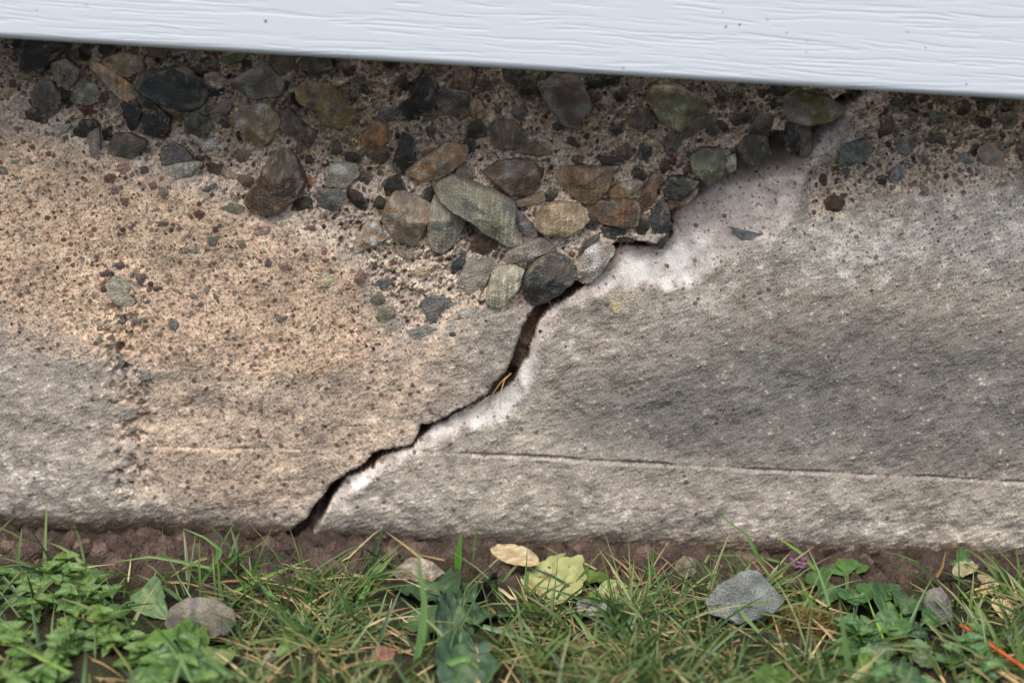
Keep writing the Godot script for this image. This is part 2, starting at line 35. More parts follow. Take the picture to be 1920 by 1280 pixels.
const STONES := [[63,63,67,0,0.8,-304.7,293.0,-299.0,299.5,-284.1,300.7,-273.6,297.5,-282.6,289.8,-292.7,279.8,-302.2,282.6],[150,143,130,1,0.9,-283.8,286.6,-276.2,289.6,-268.0,283.1,-271.0,276.6,-276.1,272.1,-282.1,278.2],[115,99,92,2,0.9,-296.7,267.9,-292.0,274.6,-285.5,275.4,-280.5,268.7,-281.5,260.1,-287.8,254.4,-295.2,257.3],[128,129,108,0,0.6,-275.3,266.8,-269.5,275.6,-258.8,275.0,-255.9,267.7,-262.6,263.1,-271.1,263.8],[191,169,147,2,0.8,-260.4,285.0,-256.1,287.9,-243.6,281.1,-233.2,273.1,-238.8,266.4,-244.1,268.3,-252.3,277.5],[165,153,136,0,0.9,-252.8,290.1,-243.0,294.8,-232.4,293.2,-230.6,285.9,-239.3,281.3,-249.9,282.9],[56,64,69,1,0.9,-233.6,276.2,-229.6,283.8,-222.0,285.8,-217.8,283.9,-212.4,288.3,-203.9,287.7,-196.6,281.1,-192.5,273.9,-195.9,266.3,-204.5,263.7,-218.4,266.3,-229.0,271.1],[110,64,62,0,0.7,-270.2,260.1,-268.5,263.1,-265.7,264.0,-263.1,262.6,-262.5,259.4,-264.5,256.8,-267.7,256.2],[59,57,52,1,0.9,-272.0,247.6,-267.3,253.8,-260.8,254.6,-256.7,251.0,-263.5,244.7,-269.0,241.2],[56,59,64,0,0.7,-243.2,264.0,-235.6,267.1,-231.0,260.3,-234.0,251.5,-238.4,249.2,-241.3,256.6],[53,53,53,1,0.9,-233.5,249.4,-229.4,258.2,-222.8,263.9,-213.3,257.9,-214.6,249.2,-219.1,245.7,-227.7,247.5],[96,94,83,2,0.9,-204.6,260.5,-197.1,261.4,-190.7,257.9,-189.8,251.5,-197.4,246.2,-203.8,249.7],[88,86,82,0,0.9,-249.6,238.8,-244.9,247.8,-236.3,247.6,-226.7,243.2,-232.4,236.4,-240.1,233.8,-248.7,236.7],[150,153,127,0,0.25,-284.3,249.2,-272.8,252.4,-282.2,237.8],[131,131,134,2,0.5,-261.2,245.9,-254.5,250.6,-254.1,235.4,-256.7,226.4,-259.7,232.9],[45,43,43,0,0.5,-255.2,248.4,-250.2,250.2,-248.9,244.3,-252.8,240.3],[90,84,87,1,0.9,-218.3,234.9,-217.1,240.4,-210.5,242.9,-204.1,239.9,-199.9,234.1,-206.5,231.6,-217.4,230.0],[188,178,162,2,0.6,-220.8,226.0,-217.4,230.0,-197.8,233.1,-194.0,231.6,-200.1,224.7,-207.8,222.2],[147,134,113,3,0.9,-176.7,257.5,-168.0,266.5,-154.0,269.3,-147.6,259.9,-152.0,247.8,-158.5,244.3,-169.2,252.4],[115,109,99,0,0.8,-175.2,281.1,-165.5,287.9,-154.9,291.5,-145.3,281.4,-147.5,274.9,-162.5,272.1],[151,136,104,3,1.0,-136.8,277.6,-130.4,282.1,-117.6,281.7,-108.6,273.6,-102.5,266.4,-109.9,257.4,-119.7,260.2,-124.0,267.5,-133.6,270.3],[82,72,66,2,1.1,-165.4,213.1,-157.7,224.6,-147.7,241.5,-141.2,242.4,-134.8,234.5,-131.5,225.8,-132.6,218.0,-145.8,206.2,-154.6,204.7,-163.3,207.6],[127,123,104,0,0.4,-182.0,205.6,-175.3,208.7,-167.1,207.4,-168.9,202.9,-175.5,200.3],[93,82,73,3,0.7,-148.7,262.0,-141.1,266.7,-134.7,260.6,-125.0,253.5,-130.4,244.5,-136.9,249.6,-145.5,253.6],[149,121,110,0,0.4,-244.1,229.8,-238.0,231.2,-235.5,226.9,-239.9,223.9,-243.7,226.0],[115,78,77,0,0.4,-252.0,222.8,-247.0,224.7,-244.4,222.1,-248.3,218.6,-251.6,219.5],[131,91,90,0,0.4,-248.5,215.2,-244.0,217.1,-243.1,212.2,-248.1,211.4],[129,97,93,0,0.4,-225.4,219.1,-221.0,220.7,-219.5,216.6,-223.9,215.3],[139,128,117,0,0.4,-218.9,217.2,-213.9,218.6,-213.0,214.2,-216.4,211.2,-219.6,213.3],[118,91,85,0,0.4,-243.3,209.4,-237.2,209.7,-237.9,205.2,-241.2,205.0],[112,86,78,3,0.6,-193.9,303.3,-184.4,304.8,-183.4,300.7,-186.7,293.2,-193.0,295.5],[118,113,93,0,0.6,-184.6,293.3,-173.9,298.0,-166.4,299.4,-169.7,294.0,-177.2,291.0],[158,138,122,3,0.6,-192.2,284.5,-185.8,285.9,-177.4,279.9,-184.9,276.4,-190.2,278.3],[137,123,117,0,0.7,-189.6,260.1,-186.2,265.6,-176.5,270.4,-177.7,263.9,-185.3,256.0],[93,86,91,0,0.5,-230.5,228.8,-226.7,229.5,-225.2,225.8,-229.6,224.4],[127,111,100,0,0.3,-315.6,225.3,-312.3,226.0,-309.3,221.7,-313.2,220.2,-315.3,220.9],[73,50,49,0,0.6,-130.4,240.1,-126.1,239.3,-126.1,235.4,-130.4,234.7],[174,117,85,3,0.5,-131.5,224.7,-127.2,227.1,-126.6,222.2,-130.4,220.9],[95,91,88,2,0.4,-198.2,213.8,-185.0,221.0,-183.9,219.4,-195.0,212.8],[100,100,102,1,0.5,-123.9,216.2,-116.2,219.9,-108.1,219.2,-106.3,212.6,-112.9,206.7,-120.6,209.7],[166,160,146,0,0.7,-117.9,222.0,-114.1,234.3,-106.5,236.4,-99.5,235.0,-98.9,229.0,-106.4,221.5],[119,97,75,0,0.5,-136.9,244.2,-135.3,247.5,-133.4,244.4,-134.2,240.5,-136.4,239.9],[95,68,68,0,0.5,-311.8,274.7,-307.9,275.9,-308.8,271.1,-311.5,271.0],[141,88,81,0,0.4,-306.4,249.2,-302.6,249.6,-302.5,246.7,-305.8,245.1],[89,69,62,0,0.5,-257.5,267.6,-252.5,272.1,-251.4,267.9,-256.1,263.4],[93,65,61,0,0.5,-198.0,202.6,-194.6,204.4,-191.4,202.9,-193.1,199.2,-196.9,199.8],[106,102,91,0,0.3,-221.8,195.8,-215.2,196.7,-214.1,194.5,-219.7,193.1],[105,96,91,0,0.6,-152.7,297.9,-136.8,299.7,-136.8,290.3,-147.4,286.6,-152.7,291.6],[111,107,95,1,0.6,-136.8,296.6,-119.8,298.4,-116.6,291.2,-126.1,287.6,-134.7,290.4],[122,111,100,0,0.6,-230.0,301.7,-215.2,299.2,-217.6,292.8,-226.0,293.5],[57,57,55,0,0.6,-170.8,293.4,-164.9,294.2,-164.4,290.6,-169.8,289.8],[38,48,53,0,0.6,-190.3,275.6,-181.7,277.1,-181.3,272.8,-189.8,271.9],[70,54,52,0,0.5,-220.9,289.0,-218.2,289.6,-218.0,286.5,-220.4,286.2],[63,60,60,0,0.6,-254.4,300.5,-245.9,300.9,-247.2,294.6,-253.8,291.1,-256.8,295.2],[111,108,101,0,0.4,-231.2,238.6,-225.8,240.0,-224.8,236.7,-230.3,235.4],[144,132,118,0,0.4,-183.6,236.5,-185.2,234.3,-180.3,235.0,-182.5,237.7],[159,155,147,1,0.5,-196.4,242.5,-189.9,247.1,-183.4,246.3,-186.7,240.7,-193.3,238.2],[167,156,136,3,0.5,-182.1,227.8,-170.7,226.1,-174.0,222.7,-180.5,224.0],[52,49,49,1,0.9,-75.2,271.9,-67.8,276.6,-62.8,288.5,-56.4,289.8,-52.5,283.7,-53.7,268.7,-62.1,261.8,-74.0,263.4],[93,81,76,0,0.8,-52.4,279.4,-48.8,282.8,-33.8,281.3,-34.5,269.6,-38.6,266.2,-50.6,271.0],[142,129,110,2,0.8,-41.7,294.7,-35.4,296.1,-29.9,292.1,-31.8,284.6,-38.1,281.7,-41.9,283.1],[149,135,112,3,0.8,-34.2,277.1,-26.1,276.4,-22.7,270.1,-26.8,265.1,-33.8,267.5],[116,101,95,0,1.0,9.8,285.5,13.8,288.9,17.8,294.3,30.6,293.9,37.6,283.6,39.6,277.3,31.3,264.1,23.6,267.0,15.6,276.2],[64,58,54,0,0.7,35.1,288.8,45.5,292.5,57.1,295.1,55.2,290.8,40.6,285.9],[156,156,136,3,1.0,74.9,283.3,78.7,289.8,89.2,291.4,94.0,290.5,104.7,284.7,109.5,278.5,101.7,269.6,96.1,265.0,84.4,270.9],[154,122,101,3,0.9,-96.9,249.4,-91.2,261.5,-82.5,260.9,-81.3,250.1,-89.8,243.2],[54,54,54,1,0.8,-76.8,239.4,-71.7,254.9,-66.2,253.0,-63.8,240.0,-71.2,232.0,-76.7,233.9],[168,146,125,3,1.0,-68.0,233.3,-60.5,240.2,-45.7,250.7,-33.8,249.1,-34.6,241.4,-49.4,229.7,-60.2,228.1],[119,104,86,2,0.9,-20.1,258.4,-15.0,266.2,-5.3,265.6,2.6,257.3,-0.3,250.7,-15.4,250.0],[118,106,86,0,0.6,-3.4,247.3,8.2,253.3,20.3,247.3,10.7,245.2],[108,94,86,3,1.0,-21.3,234.9,-10.7,241.5,5.4,243.3,11.1,237.0,10.6,227.1,3.2,222.3,-5.5,221.9],[162,159,140,2,1.2,-48.9,224.6,-38.2,231.3,-29.2,227.6,-13.3,222.1,-4.1,217.0,-2.8,203.0,2.6,191.2,-6.5,192.9,-19.2,199.4,-29.2,207.3,-40.3,212.4,-47.4,219.1],[124,102,80,2,1.0,23.8,234.3,26.2,239.9,43.4,240.8,54.2,241.3,54.8,232.5,47.9,221.1,40.4,219.6,29.1,226.9],[70,67,65,0,0.7,47.4,246.4,54.9,247.3,62.7,245.0,60.7,242.1,50.9,242.2],[154,132,104,3,0.9,54.3,227.4,60.2,231.9,69.5,234.4,75.1,232.6,70.1,226.1,60.8,222.2,56.0,223.3],[127,106,95,3,0.8,73.0,215.1,73.7,223.5,79.6,236.3,84.7,240.7,84.8,231.7,80.9,219.7,78.5,214.6],[52,55,55,1,0.9,86.8,231.8,90.4,238.2,96.4,239.5,106.8,236.9,102.0,229.0,96.9,225.3,88.4,228.4],[178,157,133,2,1.1,10.9,206.5,15.3,215.1,22.7,219.0,36.4,218.2,43.3,211.5,38.6,205.0,30.0,198.9,15.4,201.0],[114,96,82,2,1.0,42.3,217.8,50.0,221.0,67.0,222.5,71.9,220.6,73.3,215.1,72.9,207.3,66.1,205.6,50.8,208.4,45.0,213.0],[66,66,69,2,1.0,81.9,215.5,87.4,223.5,91.1,220.1,93.6,206.2,89.7,194.0,84.9,193.7,82.8,202.9],[53,51,49,0,0.8,72.9,206.6,73.8,213.0,80.0,213.3,80.5,207.0,78.1,201.9,73.9,202.4],[69,68,68,0,0.7,51.7,204.2,57.8,206.6,70.2,206.5,70.9,196.6,62.6,196.2,54.7,200.1],[197,186,176,1,1.0,37.6,175.0,38.5,183.6,43.5,192.4,48.8,195.6,59.3,193.2,59.6,189.0,52.8,177.1,46.3,169.6,40.7,170.1],[90,88,86,0,0.7,37.9,187.9,40.6,194.4,48.5,201.2,51.4,198.5,44.8,193.2,40.4,186.6],[164,147,129,3,0.5,90.9,223.6,99.4,227.5,107.2,232.1,106.9,227.9,100.6,221.3,93.2,220.2],[108,74,59,3,0.5,84.5,243.4,86.9,247.3,90.5,245.7,90.2,240.2,87.0,238.0],[99,58,56,0,0.5,89.5,249.8,92.1,250.9,95.1,246.6,94.0,243.5,91.9,244.4],[163,152,141,3,1.0,-82.1,204.8,-79.5,213.3,-75.5,219.8,-68.7,219.5,-61.1,216.3,-54.8,213.1,-55.2,203.3,-59.2,197.4,-63.2,189.4,-70.8,190.5,-76.4,195.2,-80.7,201.3],[162,154,140,2,1.0,-54.0,209.0,-50.1,218.9,-44.5,215.0,-40.3,209.6,-31.9,207.2,-36.4,196.4,-40.3,189.1,-45.0,185.3,-53.4,188.5,-54.4,199.1],[90,75,67,3,0.6,-29.3,191.8,-26.0,196.2,-19.2,199.4,-12.1,194.0,-13.2,186.8,-20.0,183.7,-27.0,186.2],[149,140,132,1,0.9,-6.8,182.9,-4.3,189.4,8.6,195.0,15.4,196.8,22.6,192.1,20.0,188.5,2.3,181.9,-4.5,178.7],[106,99,99,0,0.6,-3.2,211.4,-1.9,213.6,4.5,209.0,11.0,202.2,12.0,197.3,7.1,197.1,0.7,201.7],[60,67,75,0,0.8,-40.5,172.6,-38.6,178.4,-32.4,181.6,-31.0,180.3,-32.9,174.4,-38.3,171.3],[78,79,82,0,0.5,-10.1,180.5,-8.5,189.9,-5.7,190.8,-6.2,185.8,-9.4,179.9],[94,92,90,0,0.5,-35.3,183.6,-33.9,185.8,-30.8,185.3,-31.1,182.8,-33.8,182.3],[71,54,48,0,0.5,-44.5,213.6,-42.5,214.4,-40.3,212.4,-41.7,210.6],[131,122,111,0,0.6,-2.8,217.7,7.3,221.7,14.0,224.8,15.7,219.3,8.9,216.2,0.1,215.1],[75,77,80,1,1.0,6.1,161.2,6.6,173.9,11.7,182.2,22.4,188.4,30.3,186.5,37.4,177.7,35.6,170.7,25.0,161.0,14.2,154.6,7.3,157.8],[159,149,140,0,0.45,-36.3,162.6,-30.2,179.0,-25.9,181.5,-14.8,180.9,-13.5,176.4,-19.6,161.1,-29.5,157.1],[174,169,153,2,0.8,-17.1,155.4,-15.4,169.4,-10.2,177.7,-0.3,178.2,5.4,176.1,3.6,165.7,-1.6,158.5,-8.0,151.2,-14.7,152.0],[109,112,117,1,0.35,-58.3,151.1,-51.7,156.0,-42.8,155.9,-34.9,152.2,-43.7,148.3,-46.9,142.3,-47.8,136.4,-54.6,137.2,-53.6,141.9,-56.0,146.5],[157,155,152,0,0.25,-65.7,133.1,-54.6,137.8,-47.8,135.2,-56.6,127.7,-62.3,128.6],[121,114,97,0,0.5,-90.7,150.6,-87.4,154.3,-81.9,155.1,-79.6,151.2,-85.1,148.0],[126,121,102,0,0.4,-86.1,141.5,-82.8,146.4,-75.0,147.9,-74.9,143.2,-80.4,137.1,-84.9,138.1],[115,117,113,2,0.5,-88.1,160.1,-84.2,164.9,-75.4,165.3,-76.4,161.8,-83.0,158.0],[136,111,105,0,0.5,-99.3,166.4,-96.6,171.2,-92.7,170.2,-93.1,163.3,-96.4,161.4,-99.3,164.1],[111,79,73,0,0.4,-78.9,176.1,-74.5,177.4,-73.3,175.2,-77.7,173.8],[172,157,143,3,0.6,-100.6,185.8,-93.6,199.7,-85.9,202.4,-80.3,191.4,-85.7,187.7,-98.9,181.4],[174,158,147,0,0.3,-34.7,146.4,-30.3,150.1,-24.7,149.8,-23.5,146.9,-29.0,143.2,-33.5,144.1],[71,73,78,0,0.5,-39.9,133.2,-37.1,134.5,-34.8,132.9,-35.9,131.3,-38.7,131.5],[113,119,126,0,0.4,-20.4,123.5,-17.6,124.3,-17.5,121.3,-19.7,120.6],[199,183,159,0,0.3,-63.2,170.5,-60.0,174.1,-50.0,174.6,-55.4,169.7,-60.9,167.7],[178,162,142,3,0.6,-75.7,183.6,-69.1,184.0,-62.4,182.0,-65.6,177.3,-72.3,180.4],[199,189,174,0,0.15,58.4,161.5,65.9,166.4,72.6,165.6,75.4,157.6,69.1,151.5,62.3,153.5],[159,155,161,0,0.4,4.4,88.7,8.3,90.7,8.7,87.0,5.6,85.7],[51,51,53,0,0.4,16.2,137.8,18.4,138.5,19.0,136.7,16.8,136.0],[96,73,66,0,0.4,8.3,148.5,10.5,150.0,11.2,148.1,9.0,146.4],[126,96,84,0,0.4,-21.8,162.2,-19.1,163.4,-18.4,160.9,-20.9,159.9],[45,45,49,0,0.4,-88.1,121.9,-85.8,122.4,-85.6,120.3,-87.5,119.9],[93,88,75,0,0.8,95.9,268.2,102.0,271.7,115.6,275.6,116.0,271.3,104.8,264.3,97.7,259.7],[61,61,56,1,0.7,124.4,272.8,128.3,277.3,138.0,276.6,137.3,272.3,129.1,269.2],[127,121,92,3,1.0,156.1,287.1,161.9,292.7,179.1,291.3,184.9,287.4,190.5,284.4,182.8,277.7,168.2,273.8,159.4,276.6],[112,115,100,2,1.0,102.7,251.2,108.8,255.9,119.5,256.4,122.3,248.9,120.0,238.9,113.7,236.4,104.5,242.6],[176,165,137,0,0.8,123.2,251.1,129.5,253.1,130.4,243.8,126.2,242.0,123.7,245.7],[87,82,75,0,0.4,130.2,256.9,135.9,264.7,146.7,264.2,150.9,254.6,143.1,246.6,134.2,249.5],[62,58,56,1,0.8,158.6,273.3,165.1,272.6,166.6,258.6,162.7,255.2,158.0,259.3],[119,107,99,0,0.7,165.1,272.6,172.1,272.9,173.5,260.0,172.4,255.1,168.1,255.4],[70,70,63,0,0.5,140.9,290.6,145.1,291.3,145.5,287.1,142.4,285.9],[61,61,56,0,0.5,148.0,283.5,152.1,284.8,154.5,282.2,150.5,279.9],[76,70,66,0,0.5,111.2,264.6,114.1,268.5,118.0,266.6,117.9,262.3,113.6,262.6],[98,106,103,1,0.5,188.4,256.4,192.1,262.0,205.6,265.3,211.2,259.6,207.2,252.9,194.5,250.2],[111,104,94,2,0.4,219.3,267.6,224.0,273.2,235.9,280.2,238.4,277.1,230.6,271.4,221.7,266.1],[112,101,92,0,0.4,219.7,264.4,238.4,269.0,239.4,262.1,233.8,255.3,227.0,258.2],[155,149,143,0,0.4,275.4,261.6,281.6,267.3,288.8,262.3,292.8,253.7,286.9,246.4,280.6,252.1],[138,139,147,2,0.4,224.6,242.8,227.1,248.4,232.2,250.9,233.9,246.6,230.9,236.5,225.7,238.5],[109,109,107,0,0.4,241.0,233.7,243.8,237.2,248.2,236.3,246.5,232.9,242.3,232.1],[140,138,138,0,0.4,263.0,254.5,267.6,260.2,272.2,258.2,271.9,252.8,265.6,251.4],[102,101,89,1,0.5,245.1,282.8,255.7,283.3,256.6,276.9,248.2,276.0],[71,54,51,0,0.5,274.2,280.9,283.0,279.2,282.6,274.9,276.1,275.1],[147,135,107,0,0.3,242.2,256.8,246.5,257.0,248.3,251.6,244.0,251.4],[107,103,99,0,0.4,195.0,245.8,200.3,247.2,201.4,242.8,197.0,242.6],[111,108,102,0,0.4,192.0,239.6,195.7,240.4,196.1,236.5,192.9,236.4],[109,83,64,3,0.4,247.0,292.4,253.3,292.7,254.1,287.4,247.6,288.2],[79,60,55,0,0.4,268.9,288.1,277.2,289.6,277.8,285.4,270.5,284.5],[90,85,80,0,0.5,218.6,290.0,229.2,290.5,229.9,285.2,221.3,285.9],[108,102,88,0,0.5,286.8,282.6,297.4,285.2,299.1,274.6,291.1,275.3],[109,118,124,0,0.3,129.3,208.8,150.5,204.8,151.5,200.3,145.3,201.2,137.6,201.3,134.0,205.1],[180,176,155,0,0.35,-253.3,154.3,-248.6,159.7,-243.0,160.6,-237.6,155.1,-239.5,149.2,-235.2,144.7,-238.1,141.6,-247.1,141.8,-250.8,146.3],[100,79,79,0,0.5,-257.4,161.6,-252.9,164.1,-249.6,163.1,-252.0,159.6,-256.4,159.3],[111,85,85,0,0.5,-248.3,167.2,-243.8,169.2,-240.0,166.5,-244.0,164.0],[106,90,87,0,0.5,-235.2,159.8,-232.9,162.8,-228.4,162.4,-229.2,157.8,-233.1,156.4],[74,53,52,0,0.5,-227.5,157.3,-224.1,158.0,-224.2,154.6,-227.0,155.0],[97,73,72,0,0.5,-224.8,153.4,-220.9,155.3,-219.8,153.0,-223.2,151.1],[73,68,65,0,0.5,-256.8,151.8,-253.3,154.3,-253.0,149.1,-256.9,149.5],[137,132,124,0,0.13999999999999999,-260.1,127.0,-253.1,132.7,-250.9,131.0,-255.7,125.5,-260.2,124.7],[110,110,113,0,0.13999999999999999,-249.0,135.8,-244.0,134.9,-241.9,130.3,-246.5,130.1],[136,131,128,0,0.105,-239.6,133.4,-231.7,133.8,-232.9,130.8,-238.6,130.5],[105,110,105,1,0.4,-216.0,131.0,-211.4,134.8,-208.7,131.4,-210.5,126.5,-213.9,127.6],[184,181,160,0,0.2,-122.6,163.0,-119.3,168.3,-111.5,167.6,-109.3,162.5,-113.7,160.0,-122.6,158.9],[107,101,94,0,0.3,-149.5,140.7,-140.5,138.8,-146.2,135.0],[126,123,110,0,0.3,-190.6,188.3,-182.3,188.1,-185.7,182.3,-189.6,182.7],[131,123,110,0,0.3,-171.3,186.4,-166.9,187.2,-165.8,183.2,-170.3,181.9],[165,123,112,0,0.3,-161.3,192.0,-157.9,196.1,-150.2,195.9,-151.4,191.3,-160.2,190.3],[143,108,102,0,0.3,-132.6,195.6,-123.8,198.3,-123.8,195.5,-131.5,194.0],[106,90,90,0,0.4,-154.8,173.5,-152.6,176.5,-149.8,173.7,-151.5,170.8,-154.3,170.7],[147,115,110,0,0.3,-146.0,172.8,-141.5,174.7,-140.4,171.9,-144.9,170.0],[115,117,120,0,0.3,-204.6,179.6,-201.2,181.0,-200.8,177.6,-204.1,176.8],[113,115,118,0,0.3,-198.5,179.4,-195.7,180.1,-195.8,177.2,-198.0,176.5],[126,120,115,0,0.3,-202.0,150.4,-198.6,152.3,-196.5,148.9,-201.0,148.1],[110,89,89,0,0.3,-196.5,145.4,-192.0,147.4,-193.2,143.9,-196.6,143.1],[131,126,120,0,0.3,-192.4,155.0,-189.6,156.8,-188.5,153.4,-191.4,152.1],[147,141,136,0,0.175,-253.1,106.0,-246.2,107.5,-244.1,102.8,-247.7,99.0],[120,120,123,0,0.175,-244.2,100.4,-238.6,99.5,-236.5,93.6,-241.1,93.3,-245.5,96.7],[157,155,157,2,0.175,-234.1,97.3,-227.2,98.9,-225.1,95.3,-233.1,92.5],[126,123,128,0,0.13999999999999999,-236.9,83.8,-232.1,90.2,-228.8,85.5,-233.5,81.6],[157,152,144,0,0.105,-247.6,72.3,-237.2,74.1,-237.5,67.9,-246.8,65.0],[126,105,102,0,0.13999999999999999,-254.8,120.2,-250.1,122.8,-248.6,118.7,-253.8,116.1],[126,120,105,0,0.3,-160.2,82.2,-155.7,81.8,-157.4,75.6],[76,50,49,0,0.3,-244.0,190.2,-240.7,191.5,-239.6,189.5,-242.4,188.5],[91,67,67,0,0.3,-213.6,192.3,-210.9,193.0,-210.7,190.1,-213.2,189.2],[89,67,63,0,0.3,-186.6,194.1,-183.3,195.4,-182.4,192.1,-185.6,190.6],[96,84,81,0,0.3,-137.1,182.4,-134.3,183.6,-133.5,181.4,-136.2,180.7],[157,126,120,0,0.4,-119.9,184.9,-116.6,185.3,-116.3,180.5,-119.4,179.8],[123,79,70,0,0.3,-119.4,177.5,-114.9,178.3,-114.7,176.3,-118.5,175.8],[77,75,73,0,0.3,-280.9,182.2,-277.5,182.9,-277.8,180.6,-280.1,180.3],[107,82,74,0,0.6,-106.6,252.0,-103.9,251.1,-106.5,247.9,-108.6,249.1],[94,66,60,0,0.7,-98.2,228.3,-95.5,231.9,-91.4,231.4,-90.0,228.0,-92.6,223.7,-98.1,224.2],[125,76,58,0,0.6,-87.3,231.6,-86.0,233.7,-84.2,232.4,-85.2,230.0,-86.9,229.9],[87,61,57,0,0.6,-130.3,237.1,-128.2,240.0,-124.8,237.4,-126.9,234.9,-130.3,234.7],[102,92,79,0,0.5,-107.3,256.7,-103.9,257.5,-102.9,255.5,-105.2,254.7],[101,90,77,1,0.6,-87.2,267.1,-82.5,270.7,-76.4,268.9,-77.0,263.5,-82.4,261.9,-86.4,263.1],[145,109,78,3,0.4,-90.7,277.0,-88.0,279.5,-85.3,278.2,-86.6,275.8],[101,95,95,0,0.5,-100.9,288.5,-97.5,290.6,-95.5,287.4,-98.1,284.0,-100.8,285.8],[78,59,56,0,0.5,-110.2,290.7,-105.6,294.2,-100.9,292.5,-102.2,288.4,-107.5,287.5],[160,146,134,0,0.4,-195.6,267.4,-191.5,270.9,-186.8,270.5,-188.2,266.4,-192.3,264.8],[63,45,43,0,0.5,219.5,263.6,222.6,264.1,224.2,261.3,221.8,260.3],[97,72,66,0,0.4,259.4,264.3,263.1,265.1,266.1,261.4,261.9,260.3],[86,81,76,0,0.5,253.7,267.1,257.0,267.9,258.4,263.0,255.3,262.5],[64,48,45,0,0.4,273.3,280.5,278.1,281.4,279.5,275.9,275.2,275.7],[53,39,36,0,0.5,279.4,279.0,282.6,280.4,283.9,276.1,279.8,274.3],[70,51,48,0,0.4,269.1,287.8,275.6,289.6,278.0,288.2,274.9,286.2,270.1,285.4],[82,72,65,0,0.4,270.5,269.8,276.5,271.3,275.7,268.2,272.0,268.0],[93,83,75,0,0.4,262.3,270.7,267.9,270.6,266.9,268.4,263.1,268.8],[58,56,54,0,0.5,233.9,268.7,236.3,269.4,238.9,268.3,237.3,266.4,234.8,266.2],[80,61,57,0,0.4,228.4,267.8,230.1,269.1,232.1,268.0,230.4,266.3],[55,47,45,0,0.4,234.4,283.1,238.1,283.8,239.5,282.1,236.5,281.3],[72,55,51,0,0.4,217.1,282.9,220.1,283.6,219.9,280.5,217.6,279.2],[55,55,51,0,0.4,243.2,287.2,246.1,288.5,247.3,284.3,244.9,283.5],[78,59,56,0,0.4,237.8,290.6,243.0,292.7,245.1,291.0,238.9,287.0],[107,91,70,0,0.4,241.7,256.5,244.8,257.3,249.1,253.0,246.9,250.4,244.3,251.5],[113,106,110,0,0.4,217.4,250.9,219.5,251.9,220.4,249.8,218.3,248.7],[80,71,76,0,0.4,223.6,251.2,225.1,252.0,225.9,250.4,224.5,249.3],[108,108,108,0,0.4,209.2,246.1,212.2,247.5,213.7,245.0,210.8,243.6],[113,104,95,0,0.3,250.9,248.7,251.9,250.6,253.8,248.5,251.7,247.8],[132,115,110,0,0.3,236.5,239.1,238.9,239.8,239.3,237.3,237.2,236.5],[166,139,115,0,0.2,289.4,243.5,294.2,245.0,296.2,242.6,291.8,240.4],[111,106,109,0,0.4,288.6,265.6,291.4,267.7,293.4,260.8,290.1,259.4],[103,89,78,0,0.5,152.3,242.5,154.1,243.0,154.3,241.4,152.8,241.1],[55,48,48,0,0.5,145.0,239.8,147.2,240.3,147.4,238.8,145.8,238.3],[77,77,80,0,0.4,191.9,239.8,195.6,240.7,196.4,236.9,193.1,236.0],[174,172,166,1,0.4,-311.9,260.2,-306.1,265.9,-299.6,263.5,-297.1,259.5,-305.4,256.5,-310.8,256.2],[136,133,103,0,0.5,-306.6,279.9,-301.1,282.1,-295.9,279.7,-300.1,276.8,-304.7,277.3],[87,79,62,0,0.5,-213.3,260.1,-209.2,261.7,-205.9,259.1,-208.7,255.6,-212.7,256.8],[117,102,90,0,0.5,-224.1,240.6,-221.3,242.7,-218.6,240.8,-220.8,238.7],[98,96,100,0,0.5,-230.0,227.9,-227.2,229.4,-224.9,227.4,-227.4,224.6,-229.7,225.5],[134,128,116,0,0.5,-253.6,265.0,-248.1,268.6,-244.8,266.0,-248.3,262.5,-252.4,262.3],[98,77,72,0,0.5,-245.4,251.8,-243.3,252.6,-243.1,250.6,-244.8,249.8]]
const SIDING := [0.0,0.3052,-0.0131]
const SPECKS := [[-142.6,325.1,0.84],[54.0,309.0,0.63],[108.3,333.8,0.77],[115.7,335.0,0.7],[130.5,338.5,0.56],[141.7,331.9,0.63],[207.2,335.5,0.49],[242.5,309.1,0.56],[153.3,322.4,0.49],[106.1,341.1,0.42],[-267.8,325.3,0.42],[217.9,327.4,0.42],[153.2,328.1,0.35],[-240.5,329.1,0.35],[-97.1,309.3,0.42]]
